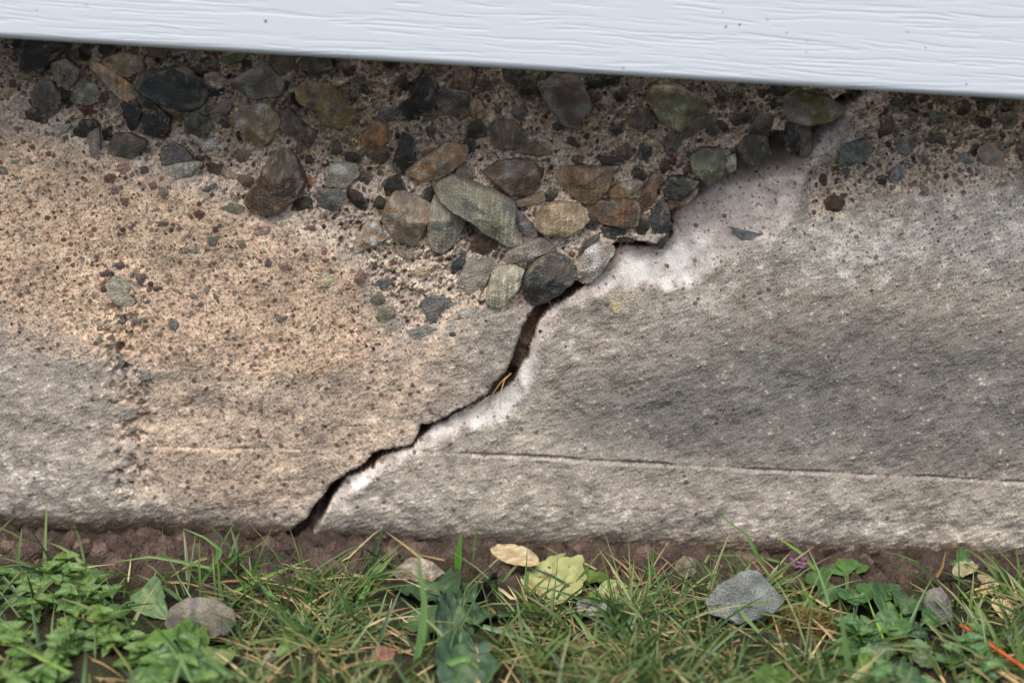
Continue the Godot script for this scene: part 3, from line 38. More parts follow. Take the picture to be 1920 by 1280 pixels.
const ROCKS := [{"at":[-170.6,129.4],"outline":[-21.1,-5.7,-18.4,4.0,-9.2,10.7,6.9,11.9,17.5,5.8,21.2,-1.8,16.0,-10.9,-12.9,-14.0],"thick":12,"rgb":[158,150,136],"kind":0,"label":"rounded grey tan rock half hidden by green leaves"},{"at":[142.8,106.7],"outline":[-22.7,-1.8,-17.1,6.3,0.7,17.5,7.2,17.5,23.4,1.3,21.5,-4.3,10.0,-11.8,-3.4,-15.5,-19.6,-9.3],"thick":11,"rgb":[140,145,143],"kind":1,"label":"large angular blue grey rock in the soil right of centre"},{"at":[261.4,88.5],"outline":[-8.5,2.5,-4.7,9.8,2.0,11.7,8.0,3.4,9.3,-8.7,0.4,-12.5,-6.6,-6.1],"thick":8,"rgb":[152,148,146],"kind":0,"label":"small rounded grey rock among the dark ivy leaves"},{"at":[115.9,40.3],"outline":[-6.9,1.9,-1.6,7.3,6.5,5.9,7.2,-2.8,0.4,-7.5,-5.6,-4.8],"thick":6,"rgb":[140,130,114],"kind":0,"label":"small tan stone on the bare soil close to the wall"},{"at":[-52.7,44.6],"outline":[-16.4,-1.3,-5.4,8.7,7.0,7.4,17.7,-0.0,8.3,-7.4,-11.1,-7.4],"thick":7,"rgb":[176,170,162],"kind":3,"label":"pale flat stone behind the dark green rosette"},{"at":[55.9,97.1],"outline":[-10.8,3.4,-0.8,7.2,11.2,0.3,9.3,-5.4,-9.0,-5.4],"thick":6,"rgb":[160,160,154],"kind":0,"label":"pale grey flat stone below the yellowing leaf"},{"at":[-125.0,157.8],"outline":[-3.9,1.1,-0.1,3.7,4.3,0.8,2.5,-2.8,-2.8,-2.8],"thick":4,"rgb":[156,154,144],"kind":0,"label":"tiny pale stone in the grass at the bottom"}]
const LEAF_KINDS := [["bright","heart",70,102,48,116,142,82],["grey","heart",84,110,72,118,138,98],["dark","wavy",50,74,50,96,116,82],["ivy","heart",64,98,54,104,130,84],["yellow","ragged",164,170,116,186,186,140],["dead","long",180,162,128,160,136,104],["sprout","round",92,132,52,136,164,84],["brown","oval",146,106,92,120,86,70]]
const PLANTS := [{"name":"dark_leaved_plant","label":"dark green rosette of crinkled leaves left of the yellowing leaf","root":[-22.6,107.2],"leaves":[[-22.6,-1.6,103.6,-16.9,-0.2,51.3,"dark",1.2],[-20.9,0.3,85.9,-25.5,-1.2,129.3,"dark",1.4],[-15.4,-4.4,116.6,6.0,-4.2,88.2,"dark",0.8],[-20.1,-3.3,128.2,-30.9,-4.4,149.0,"dark",0.8],[-21.7,-2.2,133.3,-13.5,1.3,186.1,"dark",0.9],[-28.8,-7.2,93.9,-56.7,-7.4,35.4,"dark",0.9],[-35.4,-8.3,114.7,-60.6,-10.2,91.5,"grey",0.8]]},{"name":"yellowing_leaf","label":"large yellow green leaf with a bitten edge on the soil","root":[42.5,70.4],"leaves":[[41.5,-8.7,79.1,26.3,-7.3,17.9,"yellow",1.6]],"category":"leaf","stems":false},{"name":"withered_leaf","label":"pale withered leaf leaning on the foot of the wall","root":[23.1,24.7],"leaves":[[24.0,-3.3,38.1,-8.1,-0.4,24.8,"dead",1.6]],"category":"leaf","stems":false},{"name":"fallen_leaf","label":"small torn pale green leaf right of the sprout","root":[59.9,58.6],"leaves":[[60.2,-9.3,62.6,80.2,-7.8,56.6,"yellow",1.2]],"category":"leaf","stems":false},{"name":"seedling","label":"bright green seedling on bare soil beside the yellowing leaf","root":[54.8,71.1],"leaves":[[54.3,-5.3,56.8,48.4,-4.7,32.8,"sprout",0.8],[54.3,-5.3,56.8,58.6,-3.4,29.8,"sprout",0.8],[55.6,-7.2,77.7,50.1,-6.4,66.3,"sprout",1.0],[56.3,-7.2,75.6,60.9,-7.0,88.7,"bright",1.0]]},{"name":"heart_leaved_weed","label":"broad leaved green weed in front of the rounded grey rock","root":[-183.5,141.8],"leaves":[[-172.4,-4.6,155.9,-164.0,-0.4,130.5,"bright",1.2],[-175.4,-5.7,161.7,-191.7,-4.8,168.5,"bright",1.2],[-186.6,-8.4,152.3,-213.6,-10.6,127.4,"bright",0.9],[-155.1,-6.2,171.8,-152.3,-5.4,140.9,"grey",1.2],[-175.5,-1.5,195.8,-175.0,-0.9,172.6,"bright",1.2],[-188.0,-0.5,201.1,-171.2,0.9,192.5,"bright",1.0],[-169.3,-4.2,169.2,-155.0,-2.3,190.1,"ivy",1.0],[-173.5,-3.7,144.8,-185.7,-3.2,128.8,"bright",0.9]]},{"name":"grey_leaved_weed","label":"grey green heart shaped leaf on bare soil above the weed patch","root":[-215.9,77.8],"leaves":[[-215.6,-13.2,78.4,-199.5,-11.5,106.3,"grey",1.4],[-227.1,-13.3,109.5,-216.4,-12.0,99.3,"bright",1.2]]},{"name":"tall_weed","label":"tall weed sprig with stacked oval leaves near the wall at left","root":[-240.8,98.7],"leaves":[[-248.3,-12.0,76.5,-262.4,-10.4,62.1,"bright",1.0],[-249.8,-12.1,69.5,-239.6,-9.8,63.8,"bright",1.0],[-246.2,-12.9,86.1,-256.7,-13.2,81.1,"bright",1.0],[-243.1,-12.8,90.0,-245.6,-11.9,77.1,"bright",1.2],[-253.8,-11.2,64.7,-255.1,-9.4,49.0,"bright",0.8],[-241.1,-12.7,92.6,-233.3,-13.5,102.1,"bright",1.0]]},{"name":"three_leaved_sprig","label":"small three leaved sprig in the grass at lower left of centre","root":[-116.9,141.6],"leaves":[[-116.9,-6.7,144.8,-122.0,-5.9,132.5,"bright",1.0],[-115.3,-6.6,147.1,-107.0,-6.5,143.2,"bright",1.0],[-116.9,-6.7,148.4,-122.9,-7.9,154.8,"bright",1.0]]},{"name":"ground_ivy","label":"green ground ivy growing under the purple flower","root":[211.8,70.0],"leaves":[[200.6,-1.6,49.3,193.4,-0.9,28.2,"ivy",1.0],[204.7,-1.4,53.4,196.1,-2.6,72.6,"ivy",1.2],[216.5,-1.3,36.2,216.3,-0.5,8.6,"ivy",0.9],[218.7,-1.2,33.9,234.4,-0.0,10.8,"ivy",0.9],[214.8,-1.0,75.0,223.4,1.0,44.9,"ivy",1.2],[227.5,0.3,68.2,238.2,1.3,38.3,"ivy",1.0],[203.8,-2.5,58.5,192.7,-2.7,61.8,"bright",1.2],[224.2,-0.8,69.1,213.9,-1.1,71.7,"ivy",1.0]]},{"name":"dark_ivy","label":"dark blue green ivy leaves in front of the small grey rock","root":[233.4,116.4],"leaves":[[230.9,3.1,119.0,224.9,2.6,95.1,"ivy",1.1],[234.0,3.2,118.8,249.9,3.5,110.5,"dark",1.1],[225.2,3.2,134.5,205.5,2.7,139.6,"dark",1.0],[230.2,3.4,138.4,243.6,3.8,148.3,"dark",1.0],[225.3,2.9,114.3,245.3,4.1,88.1,"grey",1.1],[229.2,3.5,151.9,218.3,4.9,180.6,"dark",1.1],[228.3,1.6,91.6,249.9,3.8,54.7,"ivy",1.0],[237.9,1.9,91.1,259.3,3.0,54.4,"dark",1.0],[209.1,1.8,148.0,197.0,1.7,165.6,"bright",1.0],[249.0,3.4,102.3,262.1,3.6,91.9,"ivy",1.0],[210.1,3.1,155.7,210.7,3.4,175.2,"ivy",1.0]]},{"name":"broad_blade_weed","label":"bright pointed leaf at the bottom edge right of centre","root":[151.0,162.8],"leaves":[[145.7,1.8,181.9,154.2,8.5,157.5,"bright",1.3]]},{"name":"brown_leaf","label":"small red brown fallen leaf in the grass","root":[-63.6,140.3],"leaves":[[-67.9,-6.4,156.8,-55.9,-5.1,144.3,"brown",1.2]],"category":"leaf","stems":false},{"name":"withered_plant","label":"withered tan plant with curled leaves on the soil at far right","root":[303.3,72.2],"leaves":[[295.3,-0.1,56.6,311.7,1.2,39.3,"dead",1.0],[305.6,1.1,48.2,300.3,1.9,34.5,"dead",1.0],[304.2,0.2,61.7,302.1,0.3,91.8,"dead",1.0],[300.8,0.0,51.5,288.7,-0.2,61.1,"dead",1.0],[285.4,-0.5,35.8,305.7,0.9,14.3,"dead",1.0]]},{"name":"soil_edge_weed","label":"small green weed at the foot of the wall at far right","root":[298.0,20.2],"leaves":[[295.4,-1.3,13.2,312.1,1.0,-0.0,"ivy",1.0],[296.2,-1.3,24.4,306.3,-1.0,17.9,"bright",1.0],[295.9,-1.3,18.5,289.0,-0.6,8.6,"ivy",1.0]]}]
const PATCHES := [{"name":"chickweed_sprig","label":"bright green chickweed sprig in the dense patch at lower left","group":"chickweed sprigs at lower left","leaf":"bright","outline":[-322.7,76.3,-286.7,67.7,-267.3,56.2,-236.0,78.8,-215.2,119.5,-191.0,147.9,-157.9,149.2,-139.3,196.6,-274.8,202.6],"count":54,"low":8,"high":22,"leaf_low":8,"leaf_high":15},{"name":"ivy_sprig","label":"short dark green ivy sprig in the turf at lower right","group":"ivy sprigs at lower right","leaf":"ivy","outline":[203.3,63.8,262.8,60.8,285.4,104.8,275.0,167.9,181.8,172.1],"count":24,"low":8,"high":20,"leaf_low":8,"leaf_high":15}]
const BLADES := [{"name":"grass_blade","label":"broad upright grass blade with a pale cut tip left of the rosette","category":"grass blade","path":[[-45.4,-14.2,149.7],[-42.4,5.5,148.7],[-41.2,24.8,147.7],[-44.0,40.5,146.7],[-46.0,56.6,145.7]],"width":4.6,"rgb":[108,146,92],"green":true},{"name":"grass_blade","label":"short broad bright green blade in front of the wall foot","category":"grass blade","path":[[-27.7,-13.7,31.7],[-27.4,0.0,33.7],[-26.4,14.4,35.7]],"width":4.8,"rgb":[96,156,62],"green":true},{"name":"grass_blade","label":"thin upright blade right of the short broad blade","category":"grass blade","path":[[-18.6,-13.5,22.3],[-17.8,3.4,24.3],[-15.9,19.3,26.3]],"width":1.4,"rgb":[100,140,70],"green":true},{"name":"grass_blade","label":"arching blade under the dark rosette at the bottom edge","category":"grass blade","path":[[-31.5,-0.5,177.8],[-25.0,-0.5,166.3],[-17.4,-0.4,161.3],[-9.5,-0.0,171.2]],"width":4.2,"rgb":[104,148,84],"green":true},{"name":"grass_blade","label":"long pale green stalk entering from the left edge, the upper one","category":"grass blade","path":[[-280.7,-16.1,57.2],[-298.0,-15.1,48.0],[-324.0,-14.3,35.9]],"width":2.2,"rgb":[126,152,84],"green":true},{"name":"grass_blade","label":"long pale green stalk entering from the left edge, the lower one","category":"grass blade","path":[[-279.4,-16.1,57.1],[-291.5,-15.8,62.3],[-313.7,-15.9,64.5]],"width":2.6,"rgb":[118,150,104],"green":true},{"name":"grass_blade","label":"long thin blade lying across the crumbly soil at left","category":"grass blade","path":[[-178.8,-4.2,62.9],[-197.5,-4.8,55.7],[-218.9,-5.5,49.4],[-238.9,-5.8,58.7]],"width":2.2,"rgb":[112,146,88],"green":true},{"name":"grass_blade","label":"hooked blade arching against the wall left of the crack","category":"grass blade","path":[[-185.0,-17.8,57.0],[-176.0,-2.4,57.5],[-171.8,4.6,58.0],[-181.7,13.7,58.5],[-195.4,19.6,59.0]],"width":2.6,"rgb":[108,150,84],"green":true},{"name":"grass_blade","label":"straight green stalk, left of two by the grey tan rock","category":"grass blade","path":[[-182.0,-17.7,74.7],[-181.7,4.1,76.7],[-180.5,23.6,78.7]],"width":1.7,"rgb":[116,150,80],"green":true},{"name":"grass_blade","label":"straight green stalk, right of two by the grey tan rock","category":"grass blade","path":[[-169.6,-17.4,76.8],[-169.7,3.7,78.8],[-170.6,20.2,80.8]],"width":1.7,"rgb":[116,150,80],"green":true},{"name":"grass_blade","label":"long diagonal blade falling to the right below the crack","category":"grass blade","path":[[-107.7,-10.1,118.8],[-121.9,-9.5,105.0],[-140.5,-9.1,80.0],[-168.0,-9.2,38.8]],"width":3.0,"rgb":[104,142,86],"green":true},{"name":"grass_blade","label":"diagonal blade rising to the right below the crack","category":"grass blade","path":[[-162.8,-12.9,77.8],[-144.5,-11.0,57.5],[-119.6,-9.0,34.2]],"width":2.6,"rgb":[120,152,78],"green":true},{"name":"grass_blade","label":"drooping broad blade over the weed at lower left","category":"grass blade","path":[[-183.7,0.7,153.4],[-170.2,1.0,175.4],[-155.0,1.7,206.9]],"width":4.2,"rgb":[100,140,92],"green":true},{"name":"grass_blade","label":"broad blade lying at the bottom edge beside the weed","category":"grass blade","path":[[-158.1,-5.0,174.0],[-143.9,-4.6,180.0],[-126.3,-3.9,190.1]],"width":4.6,"rgb":[116,148,110],"green":true},{"name":"grass_blade","label":"light stalk crossing the chickweed patch","category":"grass blade","path":[[-226.1,-4.2,188.0],[-250.9,-4.0,171.4],[-280.6,-4.1,153.0]],"width":2.4,"rgb":[130,160,78],"green":true},{"name":"grass_blade","label":"dark blade tip leaning on the wall right of centre","category":"grass blade","path":[[171.6,-8.5,41.8],[157.5,13.8,39.1],[152.8,21.5,36.5],[131.1,36.2,33.8]],"width":2.6,"rgb":[84,120,62],"green":true},{"name":"grass_blade","label":"thin blade crossing low in front of the wall right of centre","category":"grass blade","path":[[185.0,-6.2,17.3],[169.2,-6.3,8.1],[152.1,-6.4,6.6],[130.1,-6.6,10.7]],"width":1.7,"rgb":[96,128,76],"green":true},{"name":"grass_blade","label":"short green blade tip above the purple flower","category":"grass blade","path":[[203.6,-7.7,28.7],[188.5,8.1,27.3],[180.9,12.3,26.0],[171.8,17.5,24.7]],"width":2.4,"rgb":[112,156,60],"green":true},{"name":"grass_blade","label":"thin blade crossing the blue grey rock","category":"grass blade","path":[[144.9,13.3,142.5],[139.2,10.8,116.9],[136.1,8.1,71.6]],"width":2.2,"rgb":[112,146,92],"green":true},{"name":"grass_blade","label":"blade leaning over the moss right of the blue grey rock","category":"grass blade","path":[[168.1,-3.0,110.4],[183.7,0.3,80.5],[201.1,3.3,38.7]],"width":2.0,"rgb":[126,150,78],"green":true},{"name":"grass_blade","label":"broad grey green blade standing at lower right","category":"grass blade","path":[[195.7,-7.9,160.8],[187.0,22.5,162.8],[180.7,48.3,164.8]],"width":3.8,"rgb":[108,144,92],"green":true},{"name":"grass_blade","label":"short bright stalk in front of the dark ivy","category":"grass blade","path":[[218.3,5.1,127.3],[218.7,5.8,106.5],[219.5,6.4,80.4]],"width":1.8,"rgb":[124,166,72],"green":true},{"name":"grass_blade","label":"upright blade left of the broad cut blade","category":"grass blade","path":[[-86.0,-10.8,94.0],[-78.4,-8.2,59.0],[-68.5,-5.7,32.4]],"width":3.4,"rgb":[106,148,80],"green":true},{"name":"grass_blade","label":"grey green blade lying in the turf right of the rosette","category":"grass blade","path":[[-9.1,-4.2,118.8],[4.8,-4.4,124.6],[21.2,-4.4,136.2]],"width":3.2,"rgb":[118,150,112],"green":true},{"name":"grass_blade","label":"blade at the right edge of the turf","category":"grass blade","path":[[291.5,-5.4,151.0],[286.4,15.5,153.0],[279.1,36.0,155.0]],"width":4.2,"rgb":[104,144,86],"green":true},{"name":"grass_blade","label":"blade crossing the soil above the withered plant","category":"grass blade","path":[[288.1,-1.1,93.8],[286.0,0.3,74.5],[282.0,1.5,47.1]],"width":2.2,"rgb":[110,146,72],"green":true},{"name":"grass_blade","label":"thin blade over the bare soil right of the seedling","category":"grass blade","path":[[110.0,-6.9,81.0],[95.0,-6.3,67.5],[78.2,-5.7,64.9]],"width":1.8,"rgb":[120,146,98],"green":true},{"name":"dry_blade","label":"straw coloured blade bent over the soil beside the blue grey rock","category":"dry blade","path":[[171.6,-8.5,50.2],[166.5,2.6,52.2],[156.1,15.4,54.2]],"width":1.6,"rgb":[176,150,110],"green":false},{"name":"dry_blade","label":"pale straw arched over the moss","category":"dry blade","path":[[179.3,-4.0,86.1],[189.2,-3.5,63.5],[199.3,-2.8,81.2],[211.1,-2.1,88.5]],"width":2.0,"rgb":[196,172,130],"green":false},{"name":"dry_blade","label":"pale straw lying behind the turf left of the rosette","category":"dry blade","path":[[-99.8,-12.5,45.8],[-79.1,-11.9,52.0],[-57.6,-11.4,52.3]],"width":2.0,"rgb":[196,174,136],"green":false},{"name":"dry_blade","label":"pale straw fallen across the turf below the yellowing leaf","category":"dry blade","path":[[15.3,-8.4,53.4],[29.8,-6.8,82.3],[48.3,-5.0,118.2]],"width":2.0,"rgb":[182,156,114],"green":false},{"name":"dry_blade","label":"tan straw standing against the wall foot at far right","category":"dry blade","path":[[274.3,-5.9,32.3],[277.9,5.3,33.3],[278.0,17.0,34.3]],"width":2.2,"rgb":[170,140,98],"green":false}]
const STRANDS := [{"name":"stick","label":"straight orange red stick in the grass at the right edge","category":"stick","path":[[270.6,1.8,101.8],[277.7,4.4,125.3],[292.4,7.7,165.9]],"thick":1.5,"rgb":[204,96,52]},{"name":"stick","label":"pale broken stick below the orange one","category":"stick","path":[[267.7,3.2,139.4],[274.6,4.2,155.1],[283.8,5.3,175.6]],"thick":1.6,"rgb":[196,164,128]},{"name":"twig","label":"thin dry twig curving over the soil right of the seedling","category":"twig","path":[[79.6,-8.3,56.3],[94.1,-6.9,47.0],[106.1,-5.7,23.3]],"thick":0.8,"rgb":[178,136,104]},{"name":"root_strand","label":"forked straw coloured root hanging out of the crack, the longer prong","category":"root","path":[[0.3,106.7,-6.0],[-3.6,104.7,1.0],[-5.6,96.7,2.0],[-5.7,84.8,2.0]],"thick":0.45,"rgb":[196,158,98]},{"name":"root_strand","label":"forked straw coloured root hanging out of the crack, the shorter prong","category":"root","path":[[-2.3,105.1,-4.0],[-6.2,102.4,1.0],[-10.6,94.7,0.0]],"thick":0.4,"rgb":[186,150,94]},{"name":"root_strand","label":"straw lying in the crack below the speckled black stone","category":"root","path":[[36.8,159.8,-4.0],[47.6,171.6,-3.0],[58.7,183.5,-4.0]],"thick":0.45,"rgb":[204,164,112]},{"name":"root_strand","label":"thin root crossing the crack under the speckled black stone","category":"root","path":[[21.3,157.7,-4.0],[23.5,153.2,-2.0],[25.9,145.7,-3.0]],"thick":0.4,"rgb":[176,128,96]},{"name":"root_strand","label":"fine roots in the crack below the chalky stone","category":"root","path":[[65.0,194.7,-12.0],[63.2,189.5,-8.0],[59.5,185.9,-8.0],[61.0,181.1,-6.0],[56.9,174.8,-8.0]],"thick":0.4,"rgb":[176,132,96]},{"name":"root_strand","label":"straw wedged in the narrow crack left of the white lime","category":"root","path":[[-23.7,80.6,-3.0],[-17.8,87.8,0.0],[-12.5,93.1,-0.0]],"thick":0.4,"rgb":[206,170,122]}]
const MOSS_AT := [180.4,100.6]
const FLOWER := [187.3,3.9,31.0]

var rng := RandomNumberGenerator.new()
var heights := PackedFloat32Array()   # wall relief in mm on the MW x MH grid
var side := PackedByteArray()         # 1 = left of the fracture
var spall_mask := PackedByteArray()
var chalk_mask := PackedByteArray()
var lump := FastNoiseLite.new()
var taken := {}
var keep_clear := []
var facet_of := PackedVector3Array()   # for the stone just made: the facet each vertex lies on, or zero
var mats := {}


func _ready() -> void:
	rng.seed = 71
	lump.seed = 5
	lump.noise_type = FastNoiseLite.TYPE_SIMPLEX
	lump.frequency = 1.0
	lump.fractal_octaves = 2
	set_camera_and_light()
	make_materials()
	build_ground()
	build_foundation()
	build_siding()
	build_rocks()
	build_plants()
	build_grass()
	build_litter()


# ---------------------------------------------------------------- camera, sky, light
func set_camera_and_light() -> void:
	var cam := Camera3D.new()
	cam.name = "camera"
	cam.fov = 27.0
	cam.near = 0.02
	cam.far = 400.0
	var p := deg_to_rad(18.0)
	var r := deg_to_rad(2.7)
	var ahead := Vector3(0, -sin(p), -cos(p))
	var up0 := Vector3(0, cos(p), -sin(p))
	var across := Vector3(1, 0, 0) * cos(r) + up0 * sin(r)
	var up := up0 * cos(r) - Vector3(1, 0, 0) * sin(r)
	cam.transform = Transform3D(Basis(across, up, -ahead), Vector3(0, 0.13, 0) - ahead * 0.889)
	var lens := CameraAttributesPhysical.new()
	lens.frustum_focal_length = 35.0
	lens.exposure_aperture = 2.3
	lens.frustum_focus_distance = 0.862
	lens.exposure_multiplier = 1.0
	lens.auto_exposure_enabled = false
	cam.attributes = lens
	cam.fov = 27.0
	add_child(cam)
	cam.current = true

	var sky_mat := ProceduralSkyMaterial.new()
	sky_mat.sky_top_color = Color(0.92, 0.96, 1.0)
	sky_mat.sky_horizon_color = Color(0.42, 0.44, 0.47)
	sky_mat.sky_curve = 0.9
	sky_mat.ground_bottom_color = Color(0.16, 0.17, 0.13)
	sky_mat.ground_horizon_color = Color(0.24, 0.26, 0.21)
	sky_mat.sky_energy_multiplier = 1.0
	var sky := Sky.new()
	sky.sky_material = sky_mat
	var env := Environment.new()
	env.background_mode = Environment.BG_SKY
	env.sky = sky
	env.background_energy_multiplier = 1.0
	env.tonemap_mode = Environment.TONE_MAPPER_LINEAR
	env.tonemap_exposure = 3.15
	env.sdfgi_enabled = true
	env.ssao_enabled = true
	env.ssil_enabled = true
	var world := WorldEnvironment.new()
	world.name = "world_environment"
	world.environment = env
	add_child(world)

	var sun := DirectionalLight3D.new()
	sun.name = "sun"
	sun.light_color = Color(1.0, 0.97, 0.92)
	sun.light_energy = 0.34
	sun.light_angular_distance = 40.0
	sun.shadow_enabled = true
	add_child(sun)
	sun.look_at_from_position(Vector3(-0.8, 3.2, 1.7), Vector3.ZERO, Vector3.UP)


# ---------------------------------------------------------------- helpers
func numbered(called: String) -> String:
	if not taken.has(called):
		taken[called] = 0
		return called
	taken[called] += 1
	return "%s_%03d" % [called, taken[called]]


func tag(o: Node, label: String, category: String, group := "") -> void:
	o.set_meta("label", label)
	o.set_meta("category", category)
	if group != "":
		o.set_meta("group", group)


func thing(called: String, label: String, category: String, at := Vector3.ZERO, group := "") -> Node3D:
	var o := Node3D.new()
	o.name = numbered(called)
	o.position = at
	tag(o, label, category, group)
	add_child(o)
	return o


func put(called: String, mesh: Mesh, mat: Material, parent: Node = null, xf := Transform3D()) -> MeshInstance3D:
	var o := MeshInstance3D.new()
	o.name = called if parent else numbered(called)
	o.mesh = mesh
	o.material_override = mat
	o.transform = xf
	if parent:
		parent.add_child(o, true)
	else:
		add_child(o)
	return o


func arrays_mesh(v: PackedVector3Array, n: PackedVector3Array, c: PackedColorArray, ix: PackedInt32Array, uv := PackedVector2Array()) -> ArrayMesh:
	var a := []
	a.resize(Mesh.ARRAY_MAX)
	a[Mesh.ARRAY_VERTEX] = v
	a[Mesh.ARRAY_NORMAL] = n
	if c.size():
		a[Mesh.ARRAY_COLOR] = c
	if uv.size():
		a[Mesh.ARRAY_TEX_UV] = uv
	a[Mesh.ARRAY_INDEX] = ix
	var m := ArrayMesh.new()
	m.add_surface_from_arrays(Mesh.PRIMITIVE_TRIANGLES, a)
	return m


func smooth_normals(v: PackedVector3Array, ix: PackedInt32Array) -> PackedVector3Array:
	var n := PackedVector3Array()
	n.resize(v.size())
	for k in range(0, ix.size(), 3):
		var a := ix[k]
		var b := ix[k + 1]
		var c := ix[k + 2]
		var f := (v[c] - v[a]).cross(v[b] - v[a])
		n[a] += f
		n[b] += f
		n[c] += f
	for k in n.size():
		n[k] = n[k].normalized() if n[k].length_squared() > 0.0 else Vector3.UP
	return n


func lin(r: float, g: float, b: float) -> Color:
	return Color(r / 255.0, g / 255.0, b / 255.0).srgb_to_linear()


func points(a: Array) -> PackedVector2Array:
	var p := PackedVector2Array()
	for k in range(0, a.size(), 2):
		p.append(Vector2(a[k], a[k + 1]))
	return p


# ---------------------------------------------------------------- textures
func noise_image(w: int, h: int, per_px: float, sd: int, octaves: int, type := FastNoiseLite.TYPE_SIMPLEX) -> Image:
	var f := FastNoiseLite.new()
	f.seed = sd
	f.noise_type = type
	f.frequency = per_px
	f.fractal_type = FastNoiseLite.FRACTAL_FBM if octaves > 1 else FastNoiseLite.FRACTAL_NONE
	f.fractal_octaves = octaves
	return f.get_image(w, h)


func field(mm: float, sd: int, octaves := 1, stretch := 1, rows := TH) -> PackedByteArray:
	# noise over the wall with that wavelength, drawn out along the wall by the stretch
	var im := noise_image(TW / stretch, rows, 0.42 / mm, sd, octaves)
	if stretch > 1:
		im.resize(TW, rows, Image.INTERPOLATE_CUBIC)
	return im.get_data()


func cells(mm: float, sd: int, value: bool) -> PackedByteArray:
	var f := FastNoiseLite.new()
	f.seed = sd
	f.noise_type = FastNoiseLite.TYPE_CELLULAR
	f.frequency = 0.42 / mm
	f.fractal_type = FastNoiseLite.FRACTAL_NONE
	f.cellular_return_type = FastNoiseLite.RETURN_CELL_VALUE if value else FastNoiseLite.RETURN_DISTANCE
	f.cellular_jitter = 1.0
	return f.get_image(TW, TH).get_data()


func region(outline: Array, blur: int) -> PackedByteArray:
	var poly := points(outline)
	var lo := poly[0]
	var hi := poly[0]
	for q in poly:
		lo = lo.min(q)
		hi = hi.max(q)
	var w := 512
	var h := 250
	var d := PackedByteArray()
	d.resize(w * h)
	for j in h:
		var y := HIGH * 1000.0 - (j + 0.5) * 1.68
		if y < lo.y or y > hi.y:
			continue
		for i in w:
			var x := LEFT * 1000.0 + (i + 0.5) * 1.68
			if x >= lo.x and x <= hi.x and Geometry2D.is_point_in_polygon(Vector2(x, y), poly):
				d[j * w + i] = 255
	var im := Image.create_from_data(w, h, false, Image.FORMAT_L8, d)
	if blur > 1:
		im.resize(w / blur, h / blur, Image.INTERPOLATE_LANCZOS)
	im.resize(TW, TH, Image.INTERPOLATE_CUBIC)
	return im.get_data()


func rock_texture(sd: int, kind: int) -> ImageTexture:
	# grain of a stone, to be multiplied by its colour: 0 fine, 1 crystals, 2 bands, 3 blotches
	var n := 256
	var a := noise_image(n, n, 0.09, sd, 3).get_data()
	var b := noise_image(n, n, 0.11, sd + 1, 3).get_data()
	var c := noise_image(n, n / 8, 0.05, sd + 2, 3)
	c.resize(n, n, Image.INTERPOLATE_CUBIC)
	var c2 := c.get_data()
	var e := noise_image(n, n, 0.018, sd + 3, 3).get_data()
	var out := PackedByteArray()
	out.resize(n * n * 3)
	for k in n * n:
		var f := a[k] / 255.0
		var g := b[k] / 255.0
		var s := c2[(k + (int(e[k] * 0.5) + int(a[k] * 0.03) + (k % n) * 3 / 4) * n) % (n * n)] / 255.0
		var m := e[k] / 255.0
		var col := Vector3.ONE * (0.62 + 0.34 * f + 0.12 * (g - 0.5))
		if kind == 1:
			col = Vector3.ONE * (0.5 + 0.3 * f)
			if g > 0.56:
				col = Vector3.ONE * lerpf(0.5 + 0.3 * f, 1.0, clampf((g - 0.56) * 9.0, 0.0, 1.0))
		elif kind == 2:
			col = Vector3.ONE * (0.52 + 0.3 * f + 0.2 * s)
			if s > 0.7:
				col += Vector3.ONE * minf(0.2, (s - 0.7) * 2.0)
		elif kind == 3:
			col = Vector3.ONE * (0.58 + 0.32 * f)
			if m > 0.55:
				col *= Vector3(1.0, 0.85, 0.7).lerp(Vector3.ONE, clampf(2.2 - m * 3.0, 0.0, 1.0))
			if m < 0.36:
				col += Vector3.ONE * 0.16
		out[k * 3] = clampi(int(col.x * 255.0), 0, 255)
		out[k * 3 + 1] = clampi(int(col.y * 255.0), 0, 255)
		out[k * 3 + 2] = clampi(int(col.z * 255.0), 0, 255)
	return ImageTexture.create_from_image(Image.create_from_data(n, n, false, Image.FORMAT_RGB8, out))


